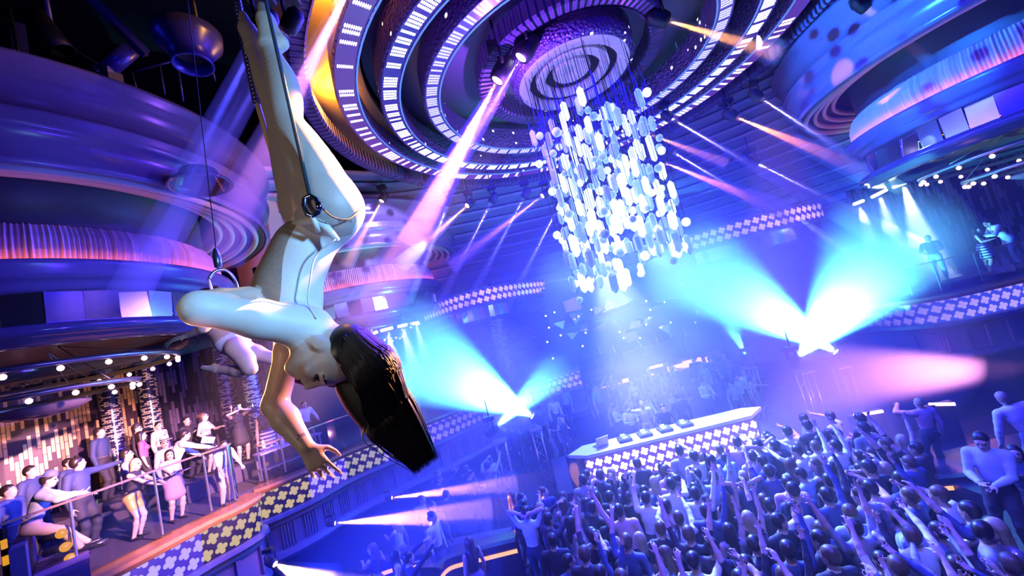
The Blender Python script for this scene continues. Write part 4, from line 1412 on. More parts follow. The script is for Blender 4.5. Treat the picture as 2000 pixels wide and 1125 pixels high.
# second dancer, farther off, flying level with one leg bent
o2 = A(455, 668, 3.5)
P = []
ap = P.append
k2 = 3.5
def B(px, py, d=0.0): return A(px, py, 3.5 + d)
fw2 = idir(-0.5, 0.8, 0.2)
ap(Ell(B(456, 668), (0.13, 0.13, 0.12), None, 0.05, 'short')); ap(Cap(B(450, 660), 0.125, B(432, 636), 0.11, 0.05, 'skin')); ap(Cap(B(432, 636), 0.11, B(415, 612), 0.12, 0.05, 'short'))
ap(Cap(B(415, 612), 0.06, B(408, 602), 0.05, 0.03, 'skin'))
hc2 = B(404, 592)
P += head_prims(hc2, idir(-0.5, -0.8, 0), idir(-0.8, 0.5, 0.3), 1.0, fine=False)
P += hair_prims(hc2, idir(-0.5, -0.8, 0), idir(-0.8, 0.5, 0.3), 1.0, 'bun')
sh_, el_, wr_ = B(420, 620, -0.15), B(398, 641, -0.2), B(366, 655, -0.15)
ap(Cap(sh_, 0.05, el_, 0.04, 0.02, 'skin')); ap(Cap(el_, 0.04, wr_, 0.026, 0.02, 'skin'))
P += hand_prims(wr_, idir(-0.93, 0.3, 0.1), idir(-0.2, -0.9, 0.3), 1.15, 0.12, 0.28, 1, bends=(0.05, 0.1, 0.2, 0.3))
for pts in ([(458, 676, 0.1, 0.095), (500, 690, 0.12, 0.072), (530, 699, 0.14, 0.053), (556, 706, 0.16, 0.055), (592, 716, 0.2, 0.036)],
            [(462, 680, -0.1, 0.09), (480, 702, -0.12, 0.07), (489, 720, -0.12, 0.052), (465, 724, -0.05, 0.054), (425, 722, 0.0, 0.034)]):
    for a, b in zip(pts, pts[1:]):
        ap(Cap(B(a[0], a[1], a[2]), a[3], B(b[0], b[1], b[2]), b[3], 0.03, 'short' if a is pts[0] and False else 'skin'))
ap(Cap(B(425, 722), 0.036, B(396, 718), 0.02, 0.02, 'shoe')); ap(Cap(B(425, 722), 0.034, B(418, 714), 0.022, 0.02, 'shoe'))
ap(Cap(B(592, 716, 0.2), 0.036, B(622, 724, 0.2), 0.02, 0.02, 'shoe'))
me = sdf_mesh('flying_dancer', shift(P, o2), 0.012, {'skin': HS, 'short': mat('white_lace_shorts', (0.8, 0.78, 0.8), 0.8), 'shoe': SHOEB, 'hair': HAIR}, smooth=1)
h2 = obj('person', me)
h2.location = o2
tag(h2, 'second aerial dancer in white shorts, one leg bent, beyond the sleeve', 'person')
rg3 = thing('aerial_rig', 'hoop-shaped spreader and swivel hanging from a cord above the second dancer', 'rig', tuple(A(432, 530, 3.5)))
o0 = A(432, 530, 3.5)
sw = A(424, 505, 3.5)
MB().tube([rl(sw), rl(line_up(sw, A(420, 470, 3.5)))], 0.004, 6).build('cord', ROPE, rg3)
MB().lathe([(0.01, -0.09), (0.03, -0.08), (0.035, 0.02), (0.02, 0.08), (0.01, 0.1)], 12, M=Matrix.Translation(rl(sw))).build('swivel', STEEL, rg3)
MB().tube([rl(A(426, 515, 3.5)), rl(A(428, 528, 3.5))], 0.012, 6).build('shackle', STEEL, rg3)
arcp = spline([(408, 545, 3.42), (420, 530, 3.45), (440, 528, 3.5), (458, 545, 3.55), (466, 572, 3.6)], 5)
MB().tube([rl(A(*p)) for p in arcp], 0.014, 8).build('spreader_hoop', STEEL, rg3)
MB().tube([rl(A(408, 545, 3.42)), rl(A(412, 562, 3.42)), rl(A(421, 590, 3.44)), rl(A(440, 655, 3.46))], [0.008, 0.012, 0.014, 0.01], 6).build('white_sling', mat('white_webbing', (0.85, 0.85, 0.85), 0.7), rg3)
MB().tube([rl(A(466, 572, 3.6)), rl(A(466, 610, 3.6)), rl(A(464, 660, 3.58))], 0.008, 6).build('rear_sling', ROPE, rg3)
# ================================================================== guests on the balconies
def cloth_mesh(name, prims, tags, grow, m, h, extra=(), pick=None):
    q = [p.grown(grow, 'c') for i, p in enumerate(prims) if p.tag in tags and (pick is None or pick(p))]
    for p in extra: p.lab = 'c'
    return sdf_mesh(name, q + list(extra), h, {'c': m}, smooth=1)

def guest(label, px, py, Y, floor, face, top, bottom, hairm=HAIR, hair='short', skin=SKIN, sleeves='long', legs='trousers', hat=None, h=0.0135, group=None, long_top=False, shoe=SHOE, pos=None, extra=None, **kw):
    P, HP, J = figure(labels={'top': 'skin', 'bottom': 'skin', 'shoe': 'shoe'}, hair=hair, **kw)
    rz = math.atan2(face[1], face[0]) - math.pi / 2
    ca, sa = math.cos(rz), math.sin(rz)
    f = 1.0
    if pos is None:
        w = at(px, py, Y)
        f = (w.z - floor) / float(J['hc'][2])
        if not 0.88 < f < 1.14: print('SCALE', round(f, 2), label)
        f = min(1.14, max(0.88, f))
        hx, hy = J['hc'][0] * ca - J['hc'][1] * sa, J['hc'][0] * sa + J['hc'][1] * ca
        w = Vector((w.x - hx * f, w.y - hy * f, floor))          # the head stays on its spot although the body leans
    else: w = Vector(pos)
    me = sdf_mesh('guest_body', P, h, {'skin': skin, 'shoe': shoe, 'lip': LIP, 'eye': EYE, 'hair': hairm})
    o = obj('person', me)
    o.location = w
    o.rotation_euler = (0, 0, rz)
    o.scale = (f,) * 3
    tag(o, label, 'person', None, None)
    if group: o['group'] = group
    if HP: obj('hair', sdf_mesh('hair', HP, h, {'hair': hairm}), o)
    tg = ['torso'] + {'long': ['uarm', 'fore'], 'short': ['uarm'], None: []}[sleeves] + (['pelvis'] if long_top else [])
    obj('top', cloth_mesh('top', P, tg, 0.013, top, h, pick=(lambda p: True) if sleeves != 'short' else (lambda p: p.tag != 'uarm' or p.ra > p.rb + 0.006)), o)
    s, q = J['s'], J['q']
    if legs == 'trousers':
        obj('trousers', cloth_mesh('trousers', P, ['pelvis', 'thigh', 'shin'], 0.012, bottom, h), o)
    elif legs == 'shorts':
        obj('shorts', cloth_mesh('shorts', P, ['pelvis', 'thigh'], 0.012, bottom, h, pick=lambda p: p.tag == 'pelvis' or p.ra > 0.08 * s), o)
    elif legs == 'skirt':
        mk = mid(J['kn-1'], J['kn+1'])
        hj = mid(J['hj-1'], J['hj+1'])
        ex = [Cap(q(x * 0.05, 0, 0.10), 0.115 * s, mid(hj, mk, 0.62) + (J['sd'] * x * 0.08), 0.135 * s, 0.05) for x in (-1, 0, 1)]
        obj('skirt', cloth_mesh('skirt', P, ['pelvis'], 0.012, bottom, h, ex), o)
    if extra:
        def chest(x, z, d=0.125): return q(x, d, z)
        m = MB()
        if extra == 'tie':
            m.tube([chest(0, 0.47, 0.085), chest(0, 0.42, 0.118), chest(0, 0.34, 0.135), chest(0, 0.14, 0.125)], [0.014, 0.014, 0.022, 0.03], 8)
            m.build('tie', BLK, o)
        else:
            for x in (-0.08, 0.08):
                MB().tube([chest(x, 0.53, 0.02), chest(x, 0.47, 0.095), chest(x, 0.36, 0.132), chest(x * 0.9, 0.1, 0.118)], 0.013, 6).build('brace', BLK, o)
    if hat:
        c, U_, F_ = J['hc'], unit(J['hu']), unit(J['hf'])
        F_ = unit(F_ - U_ * (F_ @ U_)); S_ = np.cross(F_, U_)
        M = Matrix(np.stack([S_, F_, U_], 1).tolist()).to_4x4()
        M.translation = Vector(c + U_ * 0.075 * s)
        kind, hm = hat
        if kind == 'fedora':
            MB().lathe([(0.17, 0.0), (0.10, 0.005), (0.098, 0.05), (0.09, 0.11), (0.05, 0.125), (0.01, 0.115)], 28, M=M).lathe([(0.17, 0.0), (0.172, 0.008), (0.10, 0.014)], 28, M=M).build('hat', hm, o)
            MB().lathe([(0.102, 0.008), (0.101, 0.04)], 28, M=M).build('hat_band', HAIR, o)
        else:
            sg = -1 if kind == 'cap_back' else 1
            m = MB().lathe([(0.096, -0.01), (0.096, 0.03), (0.075, 0.075), (0.03, 0.093), (0.005, 0.095)], 24, M=M)
            m.add([(-0.07, sg * 0.07, 0), (0.07, sg * 0.07, 0), (0.06, sg * 0.17, -0.01), (-0.06, sg * 0.17, -0.01), (-0.07, sg * 0.07, 0.012), (0.07, sg * 0.07, 0.012), (0.06, sg * 0.17, 0.0), (-0.06, sg * 0.17, 0.0)],
                  [(3, 2, 1, 0), (4, 5, 6, 7), (0, 1, 5, 4), (1, 2, 6, 5), (2, 3, 7, 6), (3, 0, 4, 7)], M=M)
            m.build('hat', hm, o)
    o['_J'] = 0
    del o['_J']
    JW = {k: (o.matrix_basis @ Vector(v)) if k not in ('up', 'sd', 'fw', 's', 'q', 'hu', 'hf') else v for k, v in J.items() if k not in ('s', 'q')}
    return o, JW

RIGHT, CAM, AWAY = np.array((0.66, 0.75)), np.array((0.75, -0.66)), np.array((-0.75, 0.66))
def fc(r=0.0, c=0.0): return RIGHT * r + CAM * c
def loc(rz_face, x, y, z):        # a world direction turned into the guest's own frame
    f = unit(np.array((rz_face[0], rz_face[1], 0)))
    return np.array((x * f[1] - y * f[0], x * f[0] + y * f[1], z)) if False else np.array((x, y, z))
TIER = FZ + 0.45
floor_poly('floor_tier', arc(LB, 2.25, 62, 200), list(reversed(arc(LB, 4.5, 62, 200))), TIER, 0.44)
BLUEG = mat('blue_grey_sweater', (0.30, 0.38, 0.55), 0.8)
KHAKI = mat('khaki_trousers', (0.62, 0.46, 0.34), 0.75)
DENIM = mat('pale_denim', (0.34, 0.42, 0.58), 0.8, 0, 0.35, 20)
JEANS = mat('dark_jeans', (0.06, 0.08, 0.18), 0.8)
GOLD = mat('gold_shorts', (0.62, 0.44, 0.08), 0.45, 0.2)
FLOR = mat('floral_top', (0.60, 0.45, 0.42), 0.75, 0, 0.95, 16)
MAUVE = mat('mauve_skirt', (0.36, 0.24, 0.34), 0.75)
PINKS = mat('pink_suit', (0.72, 0.50, 0.48), 0.7)
WHITE = TOPS['white']
BLACKC = TOPS['black']
NAVY = TOPS['dark blue']
STRIPE = None
def stripes(name, a, b, n):
    t = NT(name)
    tc = t.n('TexCoord'); sp = t.n('SeparateXYZ')
    t.l(tc.outputs['Object'], sp.inputs[0])
    t.base(t.mix(t.math('GREATER_THAN', t.math('SINE', t.math('MULTIPLY', sp.outputs[2], n)), 0.0), a, b), 0.8)
    return t.m
STRIPE = stripes('striped_skirt', (0.05, 0.04, 0.12), (0.7, 0.75, 0.85), 70)

g1 = guest('man in blue-grey sweater and backward cap perched at the far-left glass rail, foot up', 104, 930, 7, FZ, fc(1.0, 0.1), BLUEG, KHAKI, hat=('cap_back', mat('blue_cap', (0.12, 0.16, 0.4), 0.7)),
           pos=(-8.62, 7.0, FZ + 0.45), hips=(0, -0.24, 0.66), lean=(0, 0.38), feet=[(-0.12, 0.36, 0.085), (0.14, 0.30, 0.085)], ra=(0.24, 0.36, 0.98), la=(-0.2, 0.4, 0.9), head_dir=(0, 1, 0.42), h=0.011)
guest('man in dark clothes stretching one arm sideways in the shade behind the seated man', 152, 900, 8.6, FZ, fc(0.7, 0.6), NAVY, TROU, la=(-0.72, 0.15, 1.38), head_dir=(-0.8, 0.5, 0.1))
guest('man in pale denim jacket in profile behind the woman in gold shorts', 248, 888, 9.4, FZ, fc(0.95, 0.15), DENIM, JEANS, hgt=1.82, head_dir=(0, 1, 0.35), ra=(0.3, 0.3, 1.08), la=(-0.3, 0.25, 1.05))
g4 = guest('blonde woman in gold shorts leaning on the glass rail', 266, 906, 8.7, FZ, fc(0.85, 0.5), BLACKC, GOLD, HAIRL, 'long', legs='shorts', sleeves=None, female=True, hgt=1.66, lean=(0, 0.22), la=(-0.05, 0.5, 1.04), ra=(0.15, 0.52, 1.02), head_dir=(0.2, 1, 0.4), h=0.011)
g5 = guest('dark-haired woman in floral top and mauve skirt leaning on the rail with crossed arms', 331, 888, 9.3, FZ, fc(0.35, 0.95), FLOR, MAUVE, HAIR, 'long', legs='skirt', sleeves='short', female=True, hgt=1.7, lean=(0, 0.1), la=(0.12, 0.36, 1.16), ra=(-0.1, 0.38, 1.14), head_dir=(0.35, 1, 0.45), h=0.011)
guest('woman with long black hair in profile behind the woman in gold shorts', 276, 851, 10.4, TIER, fc(0.95, 0.1), mat('plum_top', (0.30, 0.10, 0.20), 0.7), TROU, HAIR, 'long', sleeves='short', female=True, head_dir=(0, 1, 0.15))
guest('man in black cap just behind the black-haired woman', 268, 838, 11.6, TIER, fc(0.9, 0.3), BLACKC, TROU, hat=('cap', BLACKC), hgt=1.8)
g8 = guest('man in pink suit jacket and dark tie standing tallest at the back', 310, 832, 12.0, TIER, fc(0.75, 0.65), PINKS, TROU, hgt=1.86, extra='tie', head_dir=(0.5, 1, 0.2))
guest('man in pale hat beside the floral-top woman', 322, 866, 10.6, FZ, fc(0.6, 0.8), BLUEG, TROU, hat=('fedora', mat('straw_hat', (0.62, 0.5, 0.45), 0.8)), hgt=1.78, head_dir=(0.6, 1, 0.3))
g10 = guest('man in bright white shirt bending forward with one arm out towards the bottles', 362, 850, 10.9, FZ, fc(1.0, -0.1), WHITE, JEANS, lean=(0, 0.5), hgt=1.84, ra=(0.2, 0.85, 1.12), la=(-0.2, 0.7, 0.95), head_dir=(0, 1, -0.3), h=0.011)
guest('bearded man in black looking up, behind the white shirt', 365, 822, 11.7, TIER, fc(0.6, 0.75), BLACKC, TROU, hgt=1.72, head_dir=(0.3, 1, 0.5), ra=(0.15, 0.28, 1.25))
g12 = guest('woman in floral blouse holding a clutch bag, face turned up', 398, 814, 11.7, TIER, fc(0.7, 0.6), FLOR, BLACKC, HAIRB, 'bun', legs='skirt', sleeves=None, female=True, head_dir=(-0.5, 1, 0.5), la=(-0.22, 0.3, 1.2), ra=(0.34, 0.22, 1.02))
g13 = guest('woman in black dress raising a phone whose light flares white', 461, 800, 12.1, TIER, fc(0.1, 1.0), BLACKC, BLACKC, HAIR, 'long', legs='skirt', sleeves=None, female=True, la=(-0.06, 0.32, 1.56), ra=(0.07, 0.32, 1.56), head_dir=(0, 1, 0.15))
guest('woman in striped skirt half hidden by the dancer\'s hanging arm', 514, 800, 12.05, FZ, fc(-0.5, 0.85), BLACKC, STRIPE, HAIRB, 'long', legs='skirt', sleeves=None, female=True)
guest('waiter in white shirt and dark braces stooping over the bottles', 438, 872, 9.6, FZ, fc(0.4, 0.9), WHITE, KHAKI, hgt=1.7, lean=(0, 0.35), pos=None, la=(-0.25, 0.4, 0.9), ra=(0.3, 0.45, 0.85), head_dir=(0.4, 1, -0.2), sleeves='short', extra='braces')
guest('man in white shirt at the balcony table, beneath the dancer\'s face', 594, 790, 13.6, FZ, fc(0.2, 1.0), WHITE, TROU, hgt=1.72, lean=(0, 0.15), ra=(0.15, 0.4, 1.05), la=(-0.2, 0.38, 1.05))
guest('fair woman in pale top at the rail beside the hanging hair, left of a pair', 772, 741, 16.0, FZ, (0.8, -0.6), WHITE, FLOR, HAIRL, 'long', legs='skirt', sleeves=None, female=True, la=(-0.2, 0.35, 1.1), ra=(0.2, 0.35, 1.1))
guest('fair woman in pale top at the rail, right of a pair in the cyan haze', 800, 733, 16.3, FZ, (0.7, -0.7), FLOR, WHITE, HAIRL, 'long', legs='skirt', sleeves=None, female=True, la=(-0.15, 0.35, 1.15))
# shaded heads along the back of the left bay
for k, (px, py, cl) in enumerate(((18, 960, 'far behind the seated man, at the picture edge'), (60, 915, 'behind the seated man\'s cap'), (195, 845, 'against the first gold wall panel'), (135, 905, 'beside the outstretched arm'))):
    guest('shadowy guest in dark clothes, ' + cl, px, py, (7.6, 9.2, 11.3, 10.4)[k], TIER if k == 2 else FZ, fc(0.8, 0.5), NAVY, TROU, h=0.018, fine=False, hgt=1.72 + 0.03 * k)

# the booth the seated man perches on
def sofa(name, p, rz, L, label, seat_h=0.45, back_h=1.0, m=None):
    o = thing(name, label, 'sofa', p, (0, 0, rz))
    m = m or VELV
    MB().box((0, 0, seat_h / 2 - 0.04), (L, 0.62, seat_h - 0.08)).build('base', m, o)
    k = max(1, int(L / 0.8))
    for i in range(k):
        MB().box((-L / 2 + L / k * (i + 0.5), 0.02, seat_h - 0.04), (L / k - 0.02, 0.6, 0.08)).build('seat_cushion', mat('plum_velvet', (0.10, 0.05, 0.14), 0.6), o)
    MB().box((0, -0.38, back_h / 2), (L + 0.1, 0.16, back_h)).build('backrest', m, o)
    return o
sofa('booth_sofa', (-8.6, 7.05, FZ), R(-41), 1.9, 'dark velvet booth under the perched man at the far left')
FZR2 = FZR + 0.30
floor_poly('floor_right_tier', [(11.9, 12.6), (12.6, 12.1), (13.5, 11.95), (18.5, 11.2)], [(18.8, 15), (14, 16), (12.0, 14)], FZR2, 0.29)
# right balcony
RR, RCm = np.array((0.65, -0.76)), np.array((-0.75, -0.66))
guest('man in dark T-shirt leaning on the right balcony rail, looking down left', 1812, 466, 12.6, FZR2, (-0.75, -0.66), BLACKC, mat('pale_jeans', (0.4, 0.45, 0.6), 0.8), HAIRL, lean=(0.0, 0.22), sleeves='short', la=(-0.15, 0.5, 1.1), ra=(0.18, 0.48, 1.08), head_dir=(0.4, 1, -0.1))
guest('man in white shirt bowing to whisper to a woman on the right balcony', 1930, 440, 12.4, FZR2, (-0.9, 0.35), WHITE, mat('pale_jeans', ()), HAIR, hgt=1.82, lean=(0.0, 0.5), la=(-0.1, 0.6, 1.2), ra=(0.1, 0.55, 1.15))
guest('dark-haired woman in striped skirt on the right balcony, close to the bowing man', 1908, 452, 11.9, FZR2, (0.5, -0.85), BLACKC, STRIPE, HAIR, 'long', legs='skirt', sleeves=None, female=True, hgt=1.6, ra=(0.2, 0.3, 1.1))
# raised booths at the right of the floor
structure('floor_booth', MB().box((7.3, 6.0, 0.35), (3.4, 1.8, 0.7)), mat('club_floor', ()))
structure('floor_booth_2', MB().box((9.4, 8.1, 0.3), (4.4, 2.2, 0.6)), mat('club_floor', ()))
structure('floor_booth_3', MB().box((9.0, 10.1, 0.15), (4.4, 1.6, 0.3)), mat('club_floor', ()))
guest('man in pale knit sweater standing above the crowd at right, eyes on his phone', 1917, 862, 6.0, 0.7, (-0.8, -0.5), mat('pale_knit', (0.45, 0.52, 0.72), 0.85), TROU, hgt=1.78, la=(-0.05, 0.32, 1.12), ra=(0.1, 0.32, 1.14), head_dir=(0, 1, -0.5), head_up=(0, 0.4, 1))
g_w = guest('person in glaring white shirt turned away at the far right edge', 1958, 778, 7.4, 0.6, (0.5, 0.8), WHITE, BLUEG, HAIRL, hgt=1.8, lean=(-0.3, 0.1))
guest('guest in pink top with one arm up, back turned, in the pink fog', 1795, 790, 9.0, 0.3, (0.2, 1.0), TOPS['pink'], TROU, HAIRL, hgt=1.8, la=(-0.3, 0.3, 1.6))
gsq = guest('blonde woman in sequinned top at lower right, nearest of all', 1940, 1034, 5.2, 0.0, (-0.9, 0.3), mat('silver_sequins', (0.42, 0.34, 0.45), 0.25, 0.6, 0.8, 90), BLACKC, HAIRL, 'long', female=True, hgt=1.7, lean=(0, 0.1), ra=(0.25, 0.5, 1.25))
guest('seated long-haired woman at the right edge, behind the glowing rail', 1982, 885, 6.2, 0.7, (-0.7, -0.7), NAVY, TROU, HAIR, 'long', female=True, hgt=1.55, hips=(0, 0, 0.6), feet=[(-0.15, 0.4, 0.085), (0.15, 0.4, 0.085)], la=(-0.1, 0.3, 0.9), ra=(0.1, 0.32, 1.0))
# DJ and friend behind the booth
guest('DJ in black bending over the decks behind the pink flower booth', 1297, 806, 11.75, 0.75, (-0.2, -1.0), BLACKC, TROU, hgt=1.8, lean=(0, 0.3), la=(-0.3, 0.5, 1.05), ra=(0.3, 0.5, 1.05), head_dir=(0, 1, -0.4), h=0.016, fine=False)
guest('performer in white lit hard from above behind the DJ booth', 1253, 790, 12.6, 0.75, (-0.2, -1.0), WHITE, WHITE, HAIRL, hgt=1.75, h=0.016, fine=False, ra=(0.4, 0.2, 1.6))
guest('man in black beside the DJ, seen from the back', 1330, 800, 12.3, 0.75, (0.1, 1.0), BLACKC, TROU, hgt=1.85, h=0.016, fine=False)

# ---- things they hold
def phone(p, d, label, lit=True):
    o = thing('phone', label, 'phone', p)
    M = aim(d)
    MB().box((0, 0, 0), (0.075, 0.15, 0.009), M=M).build('phone_body', BLK, o)
    MB().box((0, 0, -0.006), (0.066, 0.135, 0.002), M=M).build('phone_screen', glow('phone_screen', (0.6, 0.75, 1.0), 1.5), o)
    if lit:
        MB().ball(tuple(M @ Vector((0.02, 0.05, 0.008))), 0.012, 8, 6).build('flash', glow('phone_flash', (1, 1, 1), 60), o)
    return o
J = g13[1]
pm = (J['wr-1'] + J['wr+1']) / 2 + Vector((0.03, -0.03, 0.10))
phone(pm, (0.7, -0.6, 0.1), 'phone with glaring white torch held up by the woman in black')
point('phone_torch', pm + Vector((0.06, -0.05, 0.03)), 6, (1, 1, 1), 0.02)
J = gsq[1]
phone(J['wr+1'] + Vector((-0.08, -0.02, 0.08)), (0.2, -0.6, 0.7), 'phone in the sequinned woman\'s raised hand', False)
J = g12[1]
cl = thing('clutch_bag', 'pale clutch bag under the floral-blouse woman\'s arm', 'bag', J['wr+1'] + Vector((0.02, 0.0, -0.06)), (0.3, 0.4, 0.7))
MB().box((0, 0, 0), (0.30, 0.05, 0.17)).build('bag_body', mat('ivory_leather', (0.7, 0.62, 0.6), 0.4), cl)
MB().box((0, -0.028, 0.035), (0.30, 0.008, 0.10)).build('flap', mat('ivory_leather', ()), cl)
MB().ball((0, -0.035, -0.01), 0.012).build('clasp', CHROME, cl)
# braces for the waiter are part of the shirt's look; bottles and glasses on the low table
TZ = FZ + 0.75
tb = thing('bottle_table', 'low table of bottles and glasses behind the balcony glass, left of the dancer\'s wrist', 'table', (-7.35, 11.75, FZ), (0, 0, R(55)))
MB().box((0, 0, 0.73), (1.7, 0.55, 0.04)).build('table_top', mat('backlit_top', (0.8, 0.7, 0.75), 0.2), tb)
for sx in (-1, 1):
    for sy in (-1, 1):
        MB().box((sx * 0.78, sy * 0.22, 0.355), (0.05, 0.05, 0.71)).build('leg', STEEL, tb)
MB().box((0, 0, 0.3), (1.6, 0.45, 0.03)).build('shelf', STEEL, tb)
tm = Matrix.Translation((-7.35, 11.75, FZ)) @ Matrix.Rotation(R(55), 4, 'Z')
def bottle(p, r, hh, m, label, group='bottles on the balcony table'):
    o = thing('bottle', label, 'bottle', p, group=group)
    MB().lathe([(0.005, 0), (r, 0), (r, hh * 0.6), (r * 0.85, hh * 0.68), (r * 0.36, hh * 0.78), (r * 0.34, hh * 0.95)], 16).build('bottle_body', m, o)
    MB().lathe([(r * 0.38, hh * 0.93), (r * 0.38, hh), (0.003, hh)], 12).build('bottle_cap', CHROME, o)
    MB().lathe([(r * 1.02, hh * 0.2), (r * 1.02, hh * 0.48)], 16).build('bottle_label', WHITE, o)
    return o
FROST = mat('frosted_white_glass', (0.85, 0.85, 0.9), 0.25)
GREENG = mat('dark_green_glass', (0.03, 0.10, 0.05), 0.1)
bottle(tm @ Vector((-0.62, 0.05, 0.75)), 0.045, 0.34, FROST, 'tall frosted white bottle at the near end of the balcony table')
bottle(tm @ Vector((-0.2, -0.12, 0.75)), 0.04, 0.28, FROST, 'shorter white bottle in the middle of the balcony table')
bottle(tm @ Vector((0.25, 0.10, 0.75)), 0.04, 0.31, GREENG, 'dark green bottle toward the far end of the balcony table')
gr = random.Random(8)
for k in range(9):
    px_, py_ = -0.4 + 0.125 * k, gr.choice((-0.14, 0.0, 0.16)) * (1 if k % 2 else -0.9)
    if abs(px_ + 0.2) < 0.09: px_ += 0.05; py_ = 0.18
    o = thing('glass', 'small tumbler among the bottles on the balcony table', 'glass', tm @ Vector((px_, py_, 0.75)), group='tumblers on the balcony table')
    MB().lathe([(0.003, 0.0), (0.03, 0.0), (0.036, 0.10), (0.033, 0.10), (0.028, 0.01)], 14).build('tumbler', mat('clear_glass', (0.8, 0.8, 0.9), 0.08, 0.3), o)
    MB().lathe([(0.003, 0.05), (0.031, 0.05)], 14).build('drink', mat('pale_drink', (0.8, 0.55, 0.3), 0.2), o)
bk_ = thing('ice_bucket', 'steel ice bucket with bottle necks between the seated man and the denim jacket', 'bucket', tuple(atz(186, 1010, FZ + 0.55)))
MB().lathe([(0.005, 0), (0.10, 0), (0.14, 0.24), (0.15, 0.25), (0.135, 0.24), (0.095, 0.02)], 24).build('bucket', STEEL, bk_)
for a in (0, 2.2, 4.1):
    MB().tube([(0.04 * math.cos(a), 0.04 * math.sin(a), 0.1), (0.09 * math.cos(a), 0.09 * math.sin(a), 0.36)], [0.03, 0.014], 10).build('bottle_neck', GREENG, bk_)
bt = thing('side_table', 'small round table under the ice bucket by the left rail', 'table', tuple(Vector(bk_.location) - Vector((0, 0, 0.55))))
MB().lathe([(0.005, 0.51), (0.26, 0.51), (0.26, 0.55), (0.005, 0.55)], 28).build('table_top', STEEL, bt)
MB().lathe([(0.16, 0.0), (0.16, 0.02), (0.03, 0.04), (0.03, 0.51)], 20).build('pedestal', STEEL, bt)
# amber lamps stacked at the near end of the rail
for k, (px, py) in enumerate(((120, 1042), (128, 1068), (137, 1090))):
    o = thing('amber_lamp', 'round amber lamp below the seated man, %s of three' % ('top', 'middle', 'bottom')[k], 'lamp', tuple(at(px, py, 6.9)), group='amber lamps at the rail end')
    MB().ball((0, 0, 0), 0.075, 14, 10).build('globe', glow('amber_globe', (1.0, 0.40, 0.02), 1.1), o)
    MB().tube([(0, 0, 0), (-0.30, -0.05, -0.02)], 0.055, 10).build('socket', BLK, o)
po = thing('lamp_post', 'dark post with two amber glows at the lower-left corner', 'post', tuple(at(12, 1100, 6.6) - Vector((0, 0, 0.9))))
MB().box((0, 0, 0.7), (0.06, 0.06, 1.5)).build('post', BLK, po)
for z in (0.95, 1.2): MB().box((0.04, -0.03, z), (0.05, 0.05, 0.14)).build('glow_window', glow('amber_globe', (1.0, 0.40, 0.02), 1.1), po)
# ================================================================== DJ booth and stage
bx0, bx1, by = 0.74, 5.25, 10.7
BZ = 0.52
dj = thing('dj_booth', 'long DJ booth with blazing pink flower screen facing the crowd', 'DJ booth', (0, 0, 0))
pathb = [(bx0 + 0.1, by + 0.02), (bx1 - 0.1, by + 0.02)]
MB().box(((bx0 + bx1) / 2, by + 0.45, 0.6 + BZ / 2), (bx1 - bx0 - 0.1, 0.8, 1.2 + BZ)).build('booth_body', DARK, dj)
MB().sweep([(bx0, by), (bx1, by - 0.02)], [(0.0, 0.45 + BZ), (0.06, 1.18 + BZ)]).build('flower_screen', LEDD, dj)
TOPW = mat('white_counter', (0.85, 0.82, 0.9), 0.3)
m = MB()
vs = [(bx0 - 0.35, by + 0.25, 1.22 + BZ), (bx0 + 0.1, by - 0.12, 1.22 + BZ), (bx1 - 0.1, by - 0.14, 1.22 + BZ), (bx1 + 0.45, by + 0.35, 1.22 + BZ), (bx1 + 0.05, by + 0.62, 1.22 + BZ), (bx0 + 0.1, by + 0.72, 1.22 + BZ)]
m.add(vs + [(x, y, 1.30 + BZ) for x, y, z in vs], [tuple(reversed(range(6))), tuple(range(6, 12))] + [(i, (i + 1) % 6, 6 + (i + 1) % 6, 6 + i) for i in range(6)])
m.build('counter', TOPW, dj)
for x in (bx0 - 0.15, bx1 + 0.1):
    MB().box((x, by + 0.4, 0.6 + BZ / 2), (0.35, 0.5, 1.2 + BZ), rz=0.5 if x < 2 else -0.5).build('end_wing', DARK, dj)
structure('floor_stage', MB().box((3.2, 12.75, 0.375), (6.6, 3.0, 0.75)), mat('club_floor', ()))
for k, x in enumerate((1.95, 2.5, 3.05, 3.6)):
    o = thing('dj_deck', 'flat DJ player on the white counter, %s from the left' % ('first', 'second', 'third', 'fourth')[k], 'DJ player', (x, by + 0.32, 1.30 + BZ), group='players on the DJ counter')
    MB().box((0, 0, 0.04), (0.34, 0.40, 0.08)).build('deck_body', BLK, o)
    MB().lathe([(0.005, 0.10), (0.12, 0.10), (0.13, 0.08)], 24).build('jog_wheel', STEEL, o)
    MB().box((0, 0.16, 0.1), (0.12, 0.05, 0.03)).build('display', glow('deck_display', (0.5, 0.7, 1.0), 2.5), o)
lp = thing('laptop', 'open laptop standing tilted at the left part of the DJ counter', 'laptop', (1.3, by + 0.35, 1.30 + BZ), (0, 0, 0.3))
MB().box((0, 0, 0.012), (0.36, 0.26, 0.022)).build('keyboard', STEEL, lp)
MB().box((0, 0.0, 0), (0.36, 0.012, 0.26), M=Matrix.Translation((0, -0.15, 0.15)) @ Matrix.Rotation(0.35, 4, 'X')).build('screen_lid', TOPW, lp)

